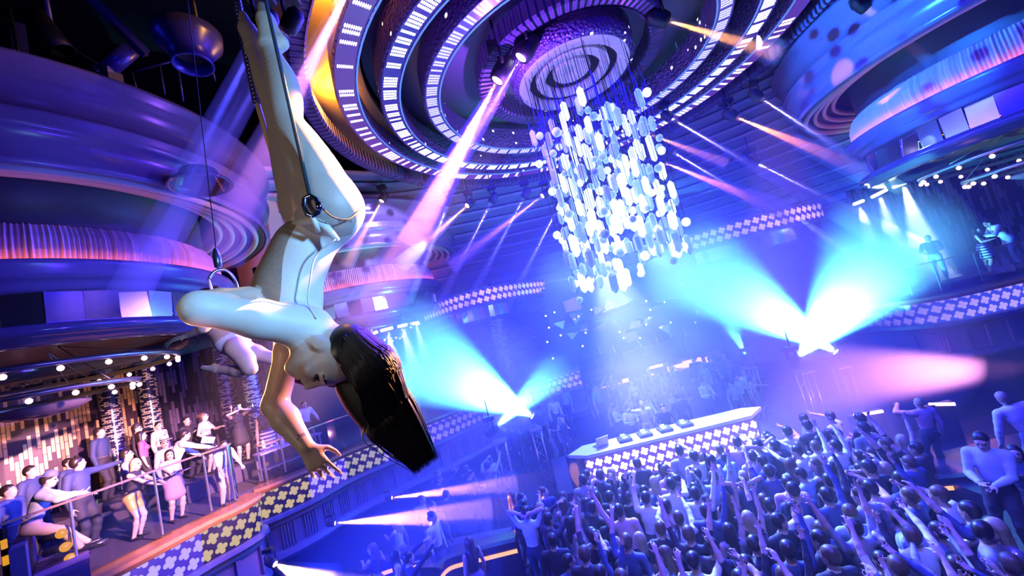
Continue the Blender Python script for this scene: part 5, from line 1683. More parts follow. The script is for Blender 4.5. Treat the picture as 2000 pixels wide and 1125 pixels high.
# backdrop over the stage: dark facade, mirror shards, louvres, speakers, back bar
fac = [tuple(at(x, 640, 19.3))[:2] for x in (1075, 1180, 1300, 1420, 1520)]
fac = spline([(x, 19.4 - 0.25 * i) for i, (x, y) in enumerate(fac)], 4)
structure('wall_stage', MB().sweep(fac, [(0, H - 0.85), (0, H + 1.5), (0.25, H + 1.5), (0.25, H + 1.35)]).sweep(fac, [(0, H - 0.85), (0.35, H - 0.95), (0.4, H - 0.55), (0.3, H - 0.45), (0.0, H - 0.4)]), mat('stage_facade', (0.06, 0.08, 0.16), 0.35))
sr = random.Random(5)
shards = [(1117, 595, 30), (1124, 618, 26), (1096, 632, 20), (1143, 640, 24), (1118, 655, 22), (1168, 606, 22), (1193, 598, 34), (1222, 585, 26), (1246, 632, 34), (1232, 655, 30), (1264, 618, 26), (1285, 600, 24), (1176, 640, 22), (1206, 628, 18), (1320, 590, 22), (1300, 640, 20)]
for k, (x, y, s_) in enumerate(shards):
    p = at(x, y, 18.75)
    o = thing('mirror_shard', 'angular mirror shard on the dark facade behind the chandelier', 'mirror', p, group='mirror shards on the stage facade')
    r = s_ * 18.6 / FOC * 0.75
    a0 = sr.uniform(0, 6.28)
    n = sr.choice((3, 3, 4))
    vs = [(r * math.cos(a0 + 2 * math.pi * i / n) * sr.uniform(.7, 1.2), 0, r * math.sin(a0 + 2 * math.pi * i / n) * sr.uniform(.5, 1.0)) for i in range(n)]
    T = Matrix.Rotation(sr.uniform(-.35, .35), 4, 'Z') @ Matrix.Rotation(sr.uniform(-.4, .2), 4, 'X')
    m = MB().add(vs + [(a, 0.03, c) for a, b, c in vs], [tuple(range(n)), tuple(reversed(range(n, 2 * n)))] + [(i, n + i, n + (i + 1) % n, (i + 1) % n) for i in range(n)], M=T)
    m.build('shard_face', mat('rose_mirror', (0.75, 0.55, 0.6), 0.18, 0.9), o)
    MB().tube([(0, 0.03, 0), (0, 0.5, 0)], 0.02, 6).build('bracket', BLK, o)
pins = [(1083, 610), (1069, 668), (1066, 617), (1080, 700), (1095, 655), (1130, 618), (1138, 676), (1144, 650), (1072, 640), (1155, 605), (1195, 600), (1210, 648), (1218, 660), (1250, 660), (1262, 588), (1270, 605), (1268, 621), (1262, 634), (1298, 590), (1290, 640), (1310, 630), (1358, 630), (1345, 585), (1352, 560), (1368, 550), (1380, 575), (1400, 560), (1410, 600), (1395, 625), (1420, 640), (1362, 610), (1330, 555), (1385, 540), (1424, 572), (1438, 548), (1405, 530)]
for x, y in pins:
    o = MB().ball((0, 0, 0), 0.045, 8, 6).tube([(0, 0, 0), (0, 0.35, 0)], 0.02, 6, mi=1).build('pin_light', [glow('pin_glow', (0.8, 0.95, 1.0), 3), BLK])
    o.location = at(x, y, 18.5)
    tag(o, 'tiny white pin light on the dark facade behind the chandelier', 'lamp', 'pin lights on the stage facade')
for x0, lab in ((1003, 'dark louvred panel with horizontal slats, right of the tiled column'), (938, 'dark louvred panel with horizontal slats, left of the tiled column')):
    o = thing('louvre_panel', lab, 'panel', at(x0 + 20, 668, 19.0))
    MB().box((0, 0.12, 0), (1.5, 0.05, 1.5)).build('backboard', BLK, o)
    for k in range(11): MB().box((0, 0, 0), (1.45, 0.10, 0.05), M=Matrix.Translation((0, 0, -0.68 + 0.136 * k)) @ Matrix.Rotation(0.5, 4, 'X')).build('slat', mat('purple_slat', (0.25, 0.15, 0.35), 0.35), o)
p = at(984, 690, 18.3)
column(p.x, p.y, FZ, 4.6, 0.4, 'sparkling tiled column left of the stage facade, above the cyan haze')
for k, (x, y) in enumerate(((1152, 713), (1178, 704), (1205, 700), (1256, 688), (1288, 680), (1315, 672), (1344, 668))):
    o = thing('speaker_cabinet', 'black speaker box hanging under the stage facade, %s of seven from the left' % ('first', 'second', 'third', 'fourth', 'fifth', 'sixth', 'seventh')[k], 'loudspeaker', at(x, y, 18.6) - Vector((0, 0, 0.0)), (0, 0, sr.uniform(-.4, .4)), group='speakers under the facade')
    MB().box((0, 0, 0), (0.52, 0.4, 0.55)).build('cabinet', BLK, o)
    MB().lathe([(0.2, 0.0), (0.17, -0.03), (0.05, -0.06), (0.005, -0.05)], 20, M=Matrix.Translation((0, -0.205, 0)) @ Matrix.Rotation(R(90), 4, 'X')).build('cone', DARK, o)
    MB().tube([(0, 0, 0.27), (0, 0.2, 0.62)], 0.02, 6).build('bracket', STEEL, o)
bar = thing('back_bar', 'pink-lit back bar shelves below the speakers', 'bar', (0, 0, 0))
PKG = glow('pink_shelf_light', (1.0, 0.42, 0.5), 2.2)
for x, y, w, h_ in ((1195, 758, 0.9, 0.3), (1222, 745, 0.3, 0.25), (1300, 738, 1.2, 0.4), (1270, 738, 0.4, 0.35), (1330, 715, 1.3, 0.22), (1280, 716, 0.7, 0.12), (1352, 708, 0.9, 0.3), (1395, 700, 0.8, 0.3), (1440, 686, 0.6, 0.2), (1420, 712, 0.5, 0.1)):
    q = at(x, y, 19.8)
    MB().box(q, (w, 0.1, h_)).build('lit_panel', PKG, bar)
for z in (1.1, 2.0, 2.9): MB().box((4.2, 20.2, z), (9, 0.6, 0.06)).build('shelf', DARK, bar)
MB().box((4.2, 20.55, 1.8), (9, 0.08, 3.4)).build('back_panel', DARK, bar)
MB().box((4.2, 19.75, 1.1), (9, 0.5, 1.0)).build('counter', DARKBLUE, bar)
for x0 in (0.2, 8.2): MB().box((x0, 20.2, 0.9), (0.1, 0.6, 1.8)).build('upright', DARK, bar)

# upper galleries with flower screens
up1 = spline([tuple(atz(x, y, H + 2.0))[:2] for x, y in ((825, 603), (880, 580), (945, 562), (1000, 553), (1060, 547))], 6)
up2 = spline([tuple(atz(x, y, H + 2.0))[:2] for x, y in ((1345, 460), (1400, 443), (1470, 422), (1540, 405), (1600, 394))], 6)
for pth_, lab in ((up1, 'upper gallery front with small lilac flower screen, left of the chandelier'), (up2, 'upper gallery front with flower screen, right of the chandelier')):
    o = thing('gallery_front', lab, 'balcony')
    MB().sweep(pth_, [(0.0, H + 1.36), (0.05, H + 1.98)]).build('screen', LEDF, o)
    MB().sweep(pth_, [(-0.5, H + 2.02), (0.1, H + 2.02), (0.1, H + 1.98), (0.02, H + 1.97), (0.0, H + 1.34), (0.12, H + 1.32), (0.12, H + 1.24), (-0.1, H + 1.22), (-0.6, H + 0.72), (-0.6, H + 0.6)]).build('moulding', DARKBLUE, o)
    for i in range(0, len(pth_) - 2, 1):
        a, b = Vector(pth_[i]), Vector(pth_[i + 1])
        t = (b - a).normalized()
        c = (a + b) / 2 + Vector((-t.y, t.x)) * 0.08
        MB().box((c.x, c.y, H + 0.97), ((b - a).length * 0.95, 0.03, 0.5), rz=math.atan2(t.y, t.x)).build('mirror_panel', [MIRR, mat('rose_mirror', ()), mat('teal_mirror', (0.3, 0.7, 0.8), 0.15, 0.9)][sr.choice((0, 0, 1, 2))], o)

# linear lamps in the soffits
LAMPW = glow('bar_lamp_white', (0.9, 1.0, 1.0), 14)
bars_r = [((1668, 399), (1686, 392)), ((1703, 385), (1731, 371)), ((1745, 366), (1782, 351)), ((1792, 349), (1835, 333))]
bars_l = [((711, 659), (737, 648)), ((744, 646), (767, 640)), ((777, 638), (795, 634)), ((806, 632), (818, 630))]
BARS = []
for nm, bars, Y, w in (('right', bars_r, 13.6, 0.10), ('left', bars_l, 15.0, 0.10)):
    for k, (a, b) in enumerate(bars):
        pa, pb = at(a[0], a[1], Y), at(b[0], b[1], Y)
        c = (pa + pb) / 2
        o = thing('bar_lamp', 'glowing white bar lamp under the %s, %s from the %s' % (('upper-right canopy', ('fourth', 'third', 'second', 'first')[k], 'right') if nm == 'right' else ('canopy behind the dancer\'s head', ('first', 'second', 'third', 'fourth')[k], 'left')), 'lamp', c, group='bar lamps, ' + nm)
        MB().tube([pa - c, pb - c], w * 0.5, 10).build('tube', LAMPW, o)
        MB().tube([pa - c + Vector((0, 0.06, 0.05)), pb - c + Vector((0, 0.06, 0.05))], w * 0.6, 8).build('housing', BLK, o)
        MB().tube([(0, 0.06, 0.06), (0, 0.06, 0.5)], 0.02, 6).build('hanger', BLK, o)
        BARS.append((nm, k, c, (pb - pa).length))

# technical gear in the dark void at upper left
def bar_thing(name, label, cat, a, b, w, m):
    o = thing(name, label, cat, a)
    d = b - a
    M = aim(d)
    MB().box((0, 0, d.length / 2), (w, w, d.length), M=M).build('beam_body', m, o)
    for s_ in (-1, 1): MB().box((s_ * w * 0.7, 0, d.length / 2), (w * 0.25, w * 1.3, d.length), M=M).build('flange', m, o)
    return o
BLU = mat('blue_painted_steel', (0.04, 0.04, 0.30), 0.3, 0.3)
bar_thing('steel_beam', 'slanting blue steel beam in the dark void at upper left', 'beam', at(170, -10, 7.0), at(286, 106, 7.6), 0.10, BLU)
o = thing('duct_pipe', 'fat cylinder pipe leaning in the dark void, left of the bell duct', 'pipe', at(200, 146, 6.9))
d = at(257, 96, 6.9) - at(200, 146, 6.9)
MB().lathe([(0.005, 0), (0.14, 0), (0.14, d.length), (0.005, d.length)], 20, M=aim(d)).build('pipe_body', BLU, o)
MB().lathe([(0.14, 0), (0.18, 0), (0.18, 0.06), (0.14, 0.06)], 20, M=aim(d)).build('pipe_collar', STEEL, o)
MB().box((0, 0, -0.22), (0.5, 0.3, 0.5)).build('foot_plate', STEEL, o)
o = thing('bell_duct', 'round bell-shaped duct hanging in the dark void at upper left', 'duct', at(372, 96, 6.6))
MB().lathe([(0.50, 0.30), (0.52, 0.28), (0.50, 0.10), (0.34, -0.1), (0.30, -0.26), (0.32, -0.32), (0.28, -0.32), (0.26, -0.1), (0.42, 0.12), (0.46, 0.30)], 40).build('bell', BLU, o)
MB().lathe([(0.25, -0.1), (0.01, 0.0)], 32).build('damper', BLK, o)
MB().tube([(0.2, 0, 0.25), (0.2, 0, 4)], 0.03, 6).build('hanger', BLK, o)
o = thing('catwalk_rail', 'thin blue catwalk rail with uprights above the left canopy', 'railing', at(240, 140, 7.6))
b0 = at(240, 140, 7.6)
for (x, y, x2, y2) in ((258, 142, 267, 175), (312, 124, 322, 185), (346, 118, 358, 198), (412, 118, 420, 158)):
    MB().tube([at(x, y, 7.6) - b0, at(x2, y2, 7.6) - b0], 0.016, 6).build('upright', BLU, o)
MB().tube([at(240, 146, 7.6) - b0, at(346, 117, 7.6) - b0], 0.018, 6).build('handrail', BLU, o)
MB().tube([at(115, 80, 7.6) - b0, at(200, 130, 7.6) - b0], 0.025, 6).build('lower_bar', BLU, o)
o = thing('equipment_case', 'blue-lit equipment panels on top of the canopy at the top-left corner', 'case', at(40, 100, 6.8))
MB().box((0, 0, 0), (0.62, 0.2, 0.75), rz=-0.7).build('panel', BLU, o)
MB().box((-0.45, -0.2, -0.1), (0.35, 0.2, 0.7), rz=-0.7).build('side_panel', BLU, o)
MB().tube([(0.25, -0.3, 0.55), (0.3, -0.28, -0.6), (-0.3, -0.5, -0.3)], 0.03, 6).build('frame_bar', BLK, o)
o = thing('followspot', 'unlit followspot hanging in the dark void at top left', 'spotlight', at(103, 70, 6.4))
MB().lathe([(0.02, -0.45), (0.13, -0.42), (0.15, 0.1), (0.18, 0.3), (0.16, 0.3)], 20, M=aim((0.3, 0.2, -0.9))).build('spot_body', BLK, o)
MB().tube([(0, 0, 0), (-0.1, 0, 3)], 0.04, 6).build('drop_arm', BLU, o)
# dark round recess in the left canopy
q = atz(392, 362, H + 4.18)
o = thing('downlight', 'dark round downlight let into the underside of the left canopy', 'downlight', q)
MB().lathe([(0.52, 0.05), (0.54, 0.0), (0.50, -0.03), (0.46, 0.0), (0.30, 0.30), (0.01, 0.32)], 36).build('reflector', mat('black_gloss', (0.03, 0.03, 0.05), 0.15), o)
MB().lathe([(0.01, 0.2), (0.12, 0.22), (0.12, 0.28)], 20).build('lamp_core', BLK, o)

# curved seating booths and dark steps at lower centre-left
def curved_booth(label, pts, z):
    o = thing('seating_booth', label, 'booth')
    MB().sweep(pts, [(0, 0), (0, z), (-0.12, z + 0.02), (-0.5, z), (-0.5, 0)]).build('back_shell', mat('lacquer_black', (0.03, 0.02, 0.05), 0.2), o)
    MB().sweep(pts, [(0.015, z - 0.22), (0.015, z - 0.14)]).build('amber_strip', glow('amber_strip', (1.0, 0.35, 0.12), 1.8), o)
    MB().sweep(pts, [(-0.5, 0), (-0.5, 0.42), (-1.0, 0.42), (-1.0, 0)]).build('seat', VELV, o)
    return o
def zpath(px, z): return spline([tuple(atz(x, y, z))[:2] for x, y in px], 6)
curved_booth('curved seating booth with amber strip at the bottom edge, left of the crowd', zpath(((720, 1135), (745, 1118), (790, 1104), (846, 1094)), 0.95), 1.1)
curved_booth('curved seating booth with amber strip touching the left edge of the crowd', zpath(((860, 1125), (880, 1106), (930, 1092), (1010, 1072)), 0.95), 1.1)
curved_booth('seating booth with pink strip at right, below the man in the knit sweater', zpath(((1815, 955), (1850, 950), (1880, 948), (1915, 944)), 0.55), 0.7)
for k, (a, b, zz) in enumerate((((1668, 812), (1724, 803), 2.2), ((1814, 790), (1866, 789), 2.4))):
    pa, pb = atz(a[0], a[1], 1.2), atz(b[0], b[1], 1.2)
    c = (pa + pb) / 2
    o = thing('strip_lamp', 'pink strip lamp in the pink haze, %s' % ('left of the pink-topped guest' if k == 0 else 'right of the pink-topped guest'), 'lamp', c)
    MB().tube([pa - c, pb - c], 0.04, 8).build('tube', glow('pink_strip', (1.0, 0.55, 0.55), 4), o)
    MB().box((0, 0.12, -0.6), ((pb - pa).length + 0.2, 0.12, 1.2)).build('low_wall', DARK, o)
for k in range(4):
    structure('floor_stair_%d' % (k + 1), MB().box((-2.9 + 0.12 * k, 9.3 + 0.36 * k, 0.08 + 0.08 * k), (2.2, 0.36, 0.16 + 0.16 * k), rz=-0.1), mat('stair_nosing', (0.10, 0.08, 0.12), 0.3))
# ================================================================== light and haze
BL, PU, LAV, OR, CY, MG = (0.008, 0.008, 1.0), (0.35, 0.12, 1.0), (0.55, 0.45, 1.0), (1.0, 0.30, 0.03), (0.12, 0.75, 1.0), (1.0, 0.35, 0.75)
area('wash_top', (2.9, 9, H + 5.2), (2.9, 9.5, 0), 6000, BL, 7)
area('wash_high', (4.5, 5.0, H + 6.5), (3, 13, H - 2), 900, (0.012, 0.006, 1.0), 5)
point('ring_purple', (1.0, 8.5, Z6 - 1.2), 560, (0.30, 0.08, 1.0), 0.05)
point('ochre_left', (-3.2, 9.0, Z6 + 0.45), 200, (1.0, 0.42, 0.04), 0.05)
point('ochre_left_near', (-1.9, 6.2, Z6 + 0.45), 200, (1.0, 0.42, 0.04), 0.05)
# dancers
spot('dancer_key', (1.25, 0.45, H + 0.6), (-0.80, 1.6, H + 0.82), 420, (0.22, 0.52, 1.0), 42, 0.35, 0.1)
spot('dancer_rim', (1.5, 3.4, H + 2.2), A(648, 315, 1.56), 12000, (1.0, 0.42, 0.10), 13, 0.5, 0.02)
spot('dancer_rim_left', (-3.4, 3.6, H + 0.3), (-1.1, 1.6, H - 0.1), 900, (1.0, 0.40, 0.08), 30, 0.4, 0.02)
spot('dancer_fill', (-2.4, -1.4, H + 0.6), (-0.95, 1.6, H + 0.5), 80, (1.0, 0.84, 0.70), 50, 0.6, 0.4)
spot('hair_rim', (1.6, 3.6, H + 0.9), A(742, 735, 1.6), 2600, (1.0, 0.36, 0.06), 11, 0.6, 0.02)
spot('hand_pink', (-0.2, 2.6, H - 2.0), (-1.0, 1.6, H - 0.45), 500, (1.0, 0.45, 0.5), 16, 0.5, 0.06)
spot('flyer_warm', (-0.6, 5.2, H + 0.4), tuple(o2), 1500, (1.0, 0.5, 0.25), 26, 0.5, 0.08)
# guests on the left balcony, warm
spot('balcony_warm', (1.5, 3.0, H + 2.6), (-9.2, 9.6, H - 1.4), 55000, (1.0, 0.40, 0.45), 24, 0.6, 0.12)
spot('flyer_lilac', (0.5, 0.8, H + 1.2), tuple(o2), 520, (0.55, 0.35, 1.0), 20, 0.5, 0.05)
spot('balcony_blue', (-2.0, 12.5, H + 3.5), (-9.6, 9.4, H - 1.2), 9000, (0.03, 0.05, 1.0), 50, 0.6, 0.02)
spot('bay_amber', (-8.6, 10.2, H + 1.5), (-13.0, 11.6, H - 0.2), 900, (1.0, 0.42, 0.10), 60, 0.6, 0.2)
# the crowd, lit from the stage
area('stage_wash', (3.2, 13.2, H + 1.6), (3.2, 7, 0), 4500, (0.05, 0.12, 1.0), 4, 1.5)
spot('stage_white', (3.0, 13.2, H + 1.5), (3.0, 8.0, 0.8), 11000, (0.40, 0.65, 1.0), 50, 0.7, 0.02)
spot('booth_top', (2.6, 12.4, H + 2.0), (2.9, 11.2, 1.8), 2500, (0.8, 0.7, 1.0), 34, 0.7, 0.02)
spot('crowd_front', (2.5, 1.0, H + 5.5), (3.0, 7.0, 0.8), 5000, (0.12, 0.14, 1.0), 52, 0.7, 0.1)
spot('right_guests', (10.5, 9.5, H + 2.5), (14.4, 12.4, H - 0.8), 4000, (0.5, 0.85, 1.0), 28, 0.6, 0.02)
spot('right_floor_white', (7.0, 9.5, H + 1.0), (9.2, 7.5, 1.9), 3500, (0.7, 0.9, 1.0), 16, 0.6, 0.02)
spot('booth_mist', (3.6, 14.8, H + 2.2), (3.2, 12.0, 1.6), 3200, (0.55, 0.4, 1.0), 40, 0.8, 0.02)
def gobo(o, scale, lo, hi):
    """a patterned glass in the lamp throws blots"""
    l = o.data
    l.use_nodes = True
    t = l.node_tree
    e = [n for n in t.nodes if n.type == 'EMISSION'][0]
    tc, vo, cr = t.nodes.new('ShaderNodeTexCoord'), t.nodes.new('ShaderNodeTexVoronoi'), t.nodes.new('ShaderNodeMapRange')
    vo.inputs['Scale'].default_value = scale
    cr.inputs['From Min'].default_value, cr.inputs['From Max'].default_value = lo, hi
    t.links.new(tc.outputs['Normal'], vo.inputs['Vector'])
    t.links.new(vo.outputs['Distance'], cr.inputs['Value'])
    t.links.new(cr.outputs[0], e.inputs['Strength'])
gobo(spot('gobo_right', (4.5, 6.0, H + 4.8), (11.6, 10.6, H + 4.2), 9000, (0.02, 0.20, 1.0), 38, 0.3, 0.02), 13, 0.25, 0.38)
gobo(spot('gobo_left', (1.5, 8.5, H + 4.8), (-5.0, 15.4, H + 3.8), 9000, (0.40, 0.35, 1.0), 26, 0.3, 0.02), 16, 0.25, 0.38)
spot('peach_wash', (-1.5, 5.5, H + 2.6), (-6.0, 9.6, H + 4.2), 1500, (1.0, 0.30, 0.35), 40, 0.8, 0.02)
spot('fog_lilac', (7.2, 9.0, H + 5.6), (6.6, 10.6, 1.8), 15000, (0.6, 0.32, 1.0), 26, 0.8, 0.02)
# right bay
spot('right_bay', (6.0, 5.0, H + 2.0), (11.5, 10.2, H + 3.4), 600, (0.03, 0.08, 1.0), 60, 0.7, 0.02)
spot('left_canopy', (-2.5, 4.0, H + 1.0), (-8.0, 8.0, H + 4.0), 420, (0.10, 0.03, 1.0), 80, 0.7, 0.05)
point('void_blue', (-6, 5.5, H + 6.6), 5, (0.03, 0.05, 1.0), 0.2)

MOVER = {}
def mover(src, d, lens, label, size=1.0, group='moving spotlights'):
    o = thing('moving_spotlight', label, 'spotlight', src, group=group)
    d = Vector(d).normalized()
    M = aim(d)
    s = size
    MB().lathe([(0.09 * s, 0.0), (0.13 * s, -0.01 * s), (0.15 * s, -0.12 * s), (0.14 * s, -0.32 * s), (0.08 * s, -0.40 * s), (0.005, -0.41 * s)], 20, M=M).build('lamp_head', BLK, o)
    MB().lathe([(0.005, -0.004), (0.088 * s, -0.012)], 20, M=M).build('lens', lens, o)
    c = -d * 0.2 * s
    side = d.cross(Vector((0, 0, 1))).normalized()
    for q in (-1, 1):
        MB().tube([c + side * q * 0.17 * s, c + side * q * 0.18 * s + Vector((0, 0, 0.22 * s)), c + side * q * 0.1 * s + Vector((0, 0, 0.32 * s))], 0.025 * s, 6).build('yoke_arm', BLK, o)
    MB().box(c + Vector((0, 0, 0.38 * s)), (0.32 * s, 0.24 * s, 0.12 * s)).build('base', BLK, o)
    MB().tube([c + Vector((0, 0, 0.42 * s)), c + Vector((0, 0, 0.9 * s))], 0.02 * s, 6).build('clamp_pole', BLK, o)
    return o
HZ = {}
def hz(density):
    if density not in HZ: HZ[density] = haze_mat('haze_%03d' % int(density * 1000), density, (1, 1, 1), 0.0)
    return HZ[density]
LENS = {}
def beam(src, dst, col, ang, power, density, label, lens=12.0, size=1.0, r0=0.07, fixture=True, grow=1.12, blend=0.5, head=True, col_=False):
    """a spotlight with its real lamp and the haze that hangs in its path"""
    src, dst = Vector(src), Vector(dst)
    d = dst - src
    L = d.length
    d.normalize()
    t = math.tan(R(ang / 2)) * grow
    k = tuple(col)
    if k not in LENS:
        mx = tuple(min(1.0, c * 0.75 + 0.25) for c in col)
        LENS[k] = glow('lens_%d' % len(LENS), mx, lens)
    if fixture: mover(src, d, LENS[k], label, size)
    n = 20
    hm = MB().lathe([(0.001, 0.03), (r0, 0.03), (r0 + t * L, L), (0.001, L)], n, M=Matrix.Translation(src) @ aim(d), smooth=True)
    o = hm.build('haze', hz(density))
    tag(o, 'thin haze in the beam of the ' + label.split(',')[0].replace(' of the ceiling rose', ' of the rose') + (', ' + label.split(',')[1].strip() if ',' in label else ''), 'haze', kind='stuff')
    virt = r0 * 0.9 / max(1e-3, math.tan(R(ang / 2)))
    sp_ = spot('beam_light', src - d * virt * 0.0 + d * 0.02, dst, power, col, ang, blend, 0.02)
    if False and col_: collimate(sp_)
    return o
# --- amber
AM, AM2, RO = (1.0, 0.26, 0.01), (1.0, 0.24, 0.01), (1.0, 0.30, 0.12)
beam(atz(971, 158, H + 5.6), at(715, 640, 8.6), AM, 10, 60000, 0.3, 'amber spotlight with the widest beam, left of the ceiling rose', size=1.5)
beam(at(745, 393, 14.0), at(675, 520, 13.0), AM2, 7, 12000, 0.7, 'small amber spotlight right of the dancer\'s hip')
beam(at(912, 402, 14.0), at(780, 520, 12.0), AM2, 6, 18000, 0.7, 'amber spotlight under the ring edge, beam slanting left')
beam(at(1059, 383, 14.0), at(880, 520, 12.5), RO, 5, 14000, 0.6, 'rosy spotlight under the ring edge beside the chandelier')
beam(atz(1303, 40, H + 6.1), at(1520, 105, 9.5), (0.9, 0.35, 0.1), 8, 12000, 0.4, 'amber spotlight right of the ceiling rose, at the top', size=1.3)
beam(at(1438, 229, 13.0), at(1720, 345, 12.5), (1.0, 0.24, 0.05), 8, 20000, 0.9, 'fierce orange spotlight on the right, between rings and upper-right canopy', size=1.2)
beam(at(1298, 318, 13.5), at(1540, 415, 14.0), (1.0, 0.25, 0.10), 7, 16000, 0.8, 'orange spotlight half behind the chandelier, right side')
beam(at(1268, 262, 13.5), at(1420, 320, 13.0), (1.0, 0.35, 0.15), 8, 6000, 0.5, 'faint rosy spotlight behind the top of the chandelier')
beam(at(766, 972, 11.3), at(1010, 945, 11.0), (1.0, 0.42, 0.06), 9, 16000, 0.3, 'amber spotlight low on the balcony front, upper of two', size=0.5)
beam(at(655, 1022, 9.6), at(960, 1000, 9.6), (1.0, 0.42, 0.06), 11, 18000, 0.3, 'amber spotlight low on the balcony front, lower of two', size=0.5)
beam(at(538, 1102, 8.0), at(640, 1150, 7.6), (1.0, 0.6, 0.25), 26, 9000, 0.25, 'amber-white spotlight at the bottom edge, left of the booths', size=0.6)
# --- lavender and blue shafts
beam(atz(1017, 113, H + 5.9), at(800, 480, 8.6), (0.4, 0.2, 1.0), 5, 26000, 0.4, 'blue spotlight beside the amber one at the ceiling rose', size=1.5)
beam(at(505, 70, 3.6), at(245, 590, 4.2), (0.07, 0.07, 1.0), 4.0, 4500, 1.0, 'blue spotlight behind the dancer\'s feet, nearer of two', size=0.7)
beam(at(560, 60, 4.4), at(300, 520, 5.2), (0.10, 0.08, 1.0), 3.5, 4500, 1.0, 'blue spotlight behind the dancer\'s feet, farther of two', size=0.7)
beam(at(700, -60, 5.2), at(420, 500, 6.0), (0.9, 0.28, 0.85), 7, 20000, 0.6, 'magenta spotlight above the picture, beam behind the dancer\'s legs', size=0.8)
for (a, b, Y, nm) in (((874, 402), (800, 590), 13.5, 'leftmost of four parallel lilac shafts'), ((959, 396), (850, 610), 14, 'second of four parallel lilac shafts'),
                      ((1023, 387), (900, 620), 14.2, 'third of four parallel lilac shafts'), ((1087, 412), (985, 610), 14.4, 'rightmost of four parallel lilac shafts')):
    beam(at(a[0], a[1], Y), at(b[0], b[1], Y + 1.5), (0.5, 0.35, 1.0), 2.4, 40000, 1.2, 'lilac spotlight, ' + nm, lens=5, col_=True)
for (a, b, Y, nm, p) in (((1312, 232), (1850, 545), 13.0, 'longest shaft, starting at the ring edge', 20000), ((1486, 192), (1760, 370), 12.0, 'shaft crossing the fierce orange beam', 12000),
                      ((1314, 297), (1620, 480), 13.6, 'lowest shaft, beside the chandelier', 12000), ((1692, 18), (1840, 140), 9.0, 'short shaft at the top right', 6000), ((1480, 320), (1800, 480), 13.2, 'faint shaft above the cyan burst', 9000)):
    beam(at(a[0], a[1], Y), at(b[0], b[1], Y + 0.5), (0.55, 0.42, 1.0), 2.6, p * 4.0, 1.6, 'lilac spotlight right of the chandelier, ' + nm, lens=5, col_=True)

# --- the big cyan bursts, in thick smoke
def tower(p, label):
    o = thing('lighting_tower', label, 'tower', (p.x, p.y, 0))
    for sx in (-1, 1):
        for sy in (-1, 1): MB().tube([(sx * 0.15, sy * 0.15, 0), (sx * 0.15, sy * 0.15, p.z - 0.5)], 0.025, 6).build('upright', STEEL, o)
    n = int((p.z - 0.5) / 0.3)
    for q in (-1, 1):
        MB().tube([(q * 0.15 * (-1) ** k, q * 0.15, 0.3 * k) for k in range(n + 1)], 0.012, 5, smooth=False).build('lattice', STEEL, o)
    MB().box((0, 0, p.z - 0.47), (0.45, 0.45, 0.05)).build('top_plate', STEEL, o)
SMK = {}
def puff(c, d, L, r, density, nm, thin=False):
    if density not in SMK: SMK[density] = smoke_mat('smoke_%04d' % int(density * 1000), density)
    o = MB().ball((0, 0, 0), 1.0, 28, 18).build('haze' if thin else 'smoke', SMK[density])
    o.location = c
    o.rotation_mode = 'QUATERNION'
    o.rotation_quaternion = Vector(d).normalized().to_track_quat('Z', 'Y')
    o.scale = (r, r, L)
    tag(o, nm, 'haze' if thin else 'smoke', kind='stuff')
    return o
def burst(src, dst, ang, power, nm, col=CY, density=0.9, L=6.5, r=2.8):
    src, dst = Vector(src), Vector(dst)
    d = (dst - src).normalized()
    k = tuple(col)
    if k not in LENS: LENS[k] = glow('lens_%d' % len(LENS), (0.7, 1.0, 1.0), 40)
    o = mover(src, d, LENS[k], nm, 1.1)
    tower(src - Vector((0, 0, 0.0)), 'lattice tower under the ' + ','.join(nm.split(',')[:2]).replace('burst light ', 'light '))
    puff(src + d * L * 0.48, d, L * 0.55, r, density, 'thick smoke round the ' + ','.join(nm.split(',')[:2]))
    spot('burst_light', src + d * 0.05, dst, power, col, ang, 0.9, 0.05)
burst(at(1560, 697, 12.6), at(1735, 480, 13.0), 50, 190000, 'cyan burst light right of the stage, left of the pair, aimed upper right')
burst(at(1632, 687, 12.8), at(1420, 560, 13.6), 46, 130000, 'cyan burst light right of the stage, right of the pair, aimed upper left')
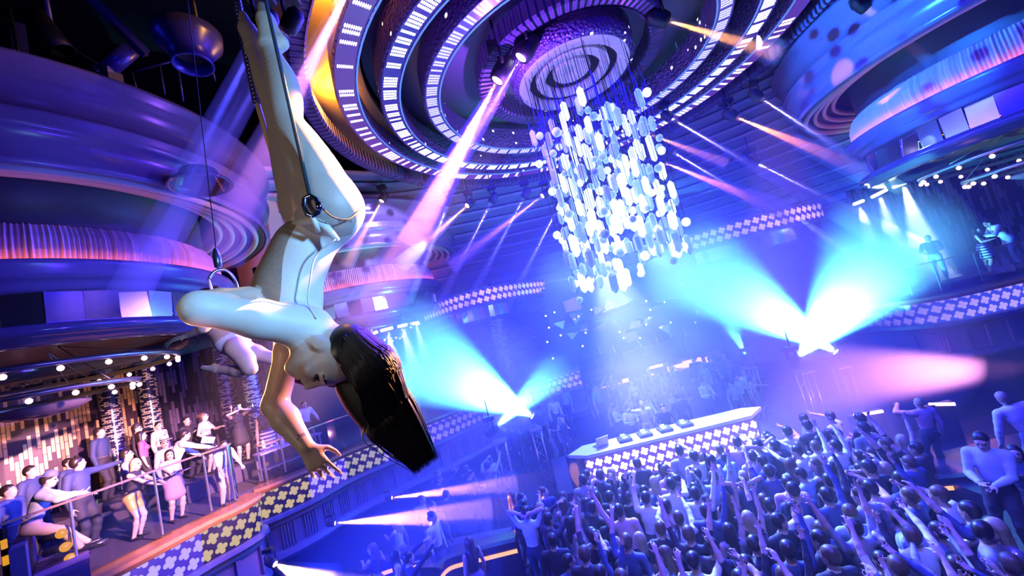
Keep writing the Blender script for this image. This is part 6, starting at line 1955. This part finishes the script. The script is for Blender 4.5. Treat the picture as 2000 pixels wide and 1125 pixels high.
burst(at(1040, 813, 14.2), at(850, 710, 14.0), 50, 150000, 'cyan burst light behind the hair tips, right head, beam to upper left')
burst(at(970, 833, 13.4), at(1090, 720, 15.0), 32, 26000, 'cyan burst light behind the hair tips, left head, beam to upper right', L=3.6, r=1.2)
burst(at(1457, 694, 16.0), at(1420, 620, 17.0), 34, 9000, 'small cyan light right of the stage facade', L=3.0, r=1.0)
puff(Vector((-2.8, 9.6, 1.6)), (0.3, 1, 0), 4.0, 2.4, 0.12, 'deep blue mist between the balcony front and the crowd')
spot('floor_blue', (-5.5, 6.0, 2.8), (-1.5, 10.5, 1.0), 6000, (0.005, 0.02, 1.0), 60, 0.7, 0.02)
puff(Vector((3.2, 12.8, 2.6)), (1, 0, 0), 2.6, 1.6, 0.25, 'violet stage mist over the DJ booth')
# pink fog over the right of the floor
puff(at(1690, 742, 11.5), (1, 0, 0.05), 3.0, 1.6, 0.9, 'pink fog bank over the right of the dance floor')
spot('fog_pink', at(2080, 715, 10.5), at(1650, 735, 11.8), 15000, (1.0, 0.35, 0.75), 26, 0.8, 0.1)
puff(at(1560, 900, 10.2), (1, 0, 0), 3.2, 1.6, 0.35, 'pale violet mist over the far right of the crowd')
# white shafts under the bar lamps
for nm, k, c, L in BARS:
    p = {'right': (1500, 2500, 9000, 12000), 'left': (5000, 5000, 2500, 1000)}[nm][k]
    spot('bar_light', c + Vector((0, 0, -0.08)), c + Vector((-0.3 if nm == 'right' else 0.25, -0.2, -4)), p, (0.65, 0.85, 1.0), 24, 0.5, 0.05)
    m = MB().lathe([(0.001, 0.1), (L * 0.4, 0.1), (L * 0.4 + 4.2 * math.tan(R(13)), 4.2), (0.001, 4.2)], 20, M=Matrix.Translation(c) @ aim((-0.3 if nm == 'right' else 0.25, -0.2, -4)))
    tag(m.build('haze', hz(0.16)), 'haze in the white shaft under the bar lamp, %s number %d' % (nm, k + 1), 'haze', kind='stuff')
# the thin haze that fills the whole hall
puff(Vector((2.5, 13.0, H - 1.5)), (0, 0, 1), 6.5, 11.0, 0.042, 'thin blue haze filling the hall beyond the dancers', True)
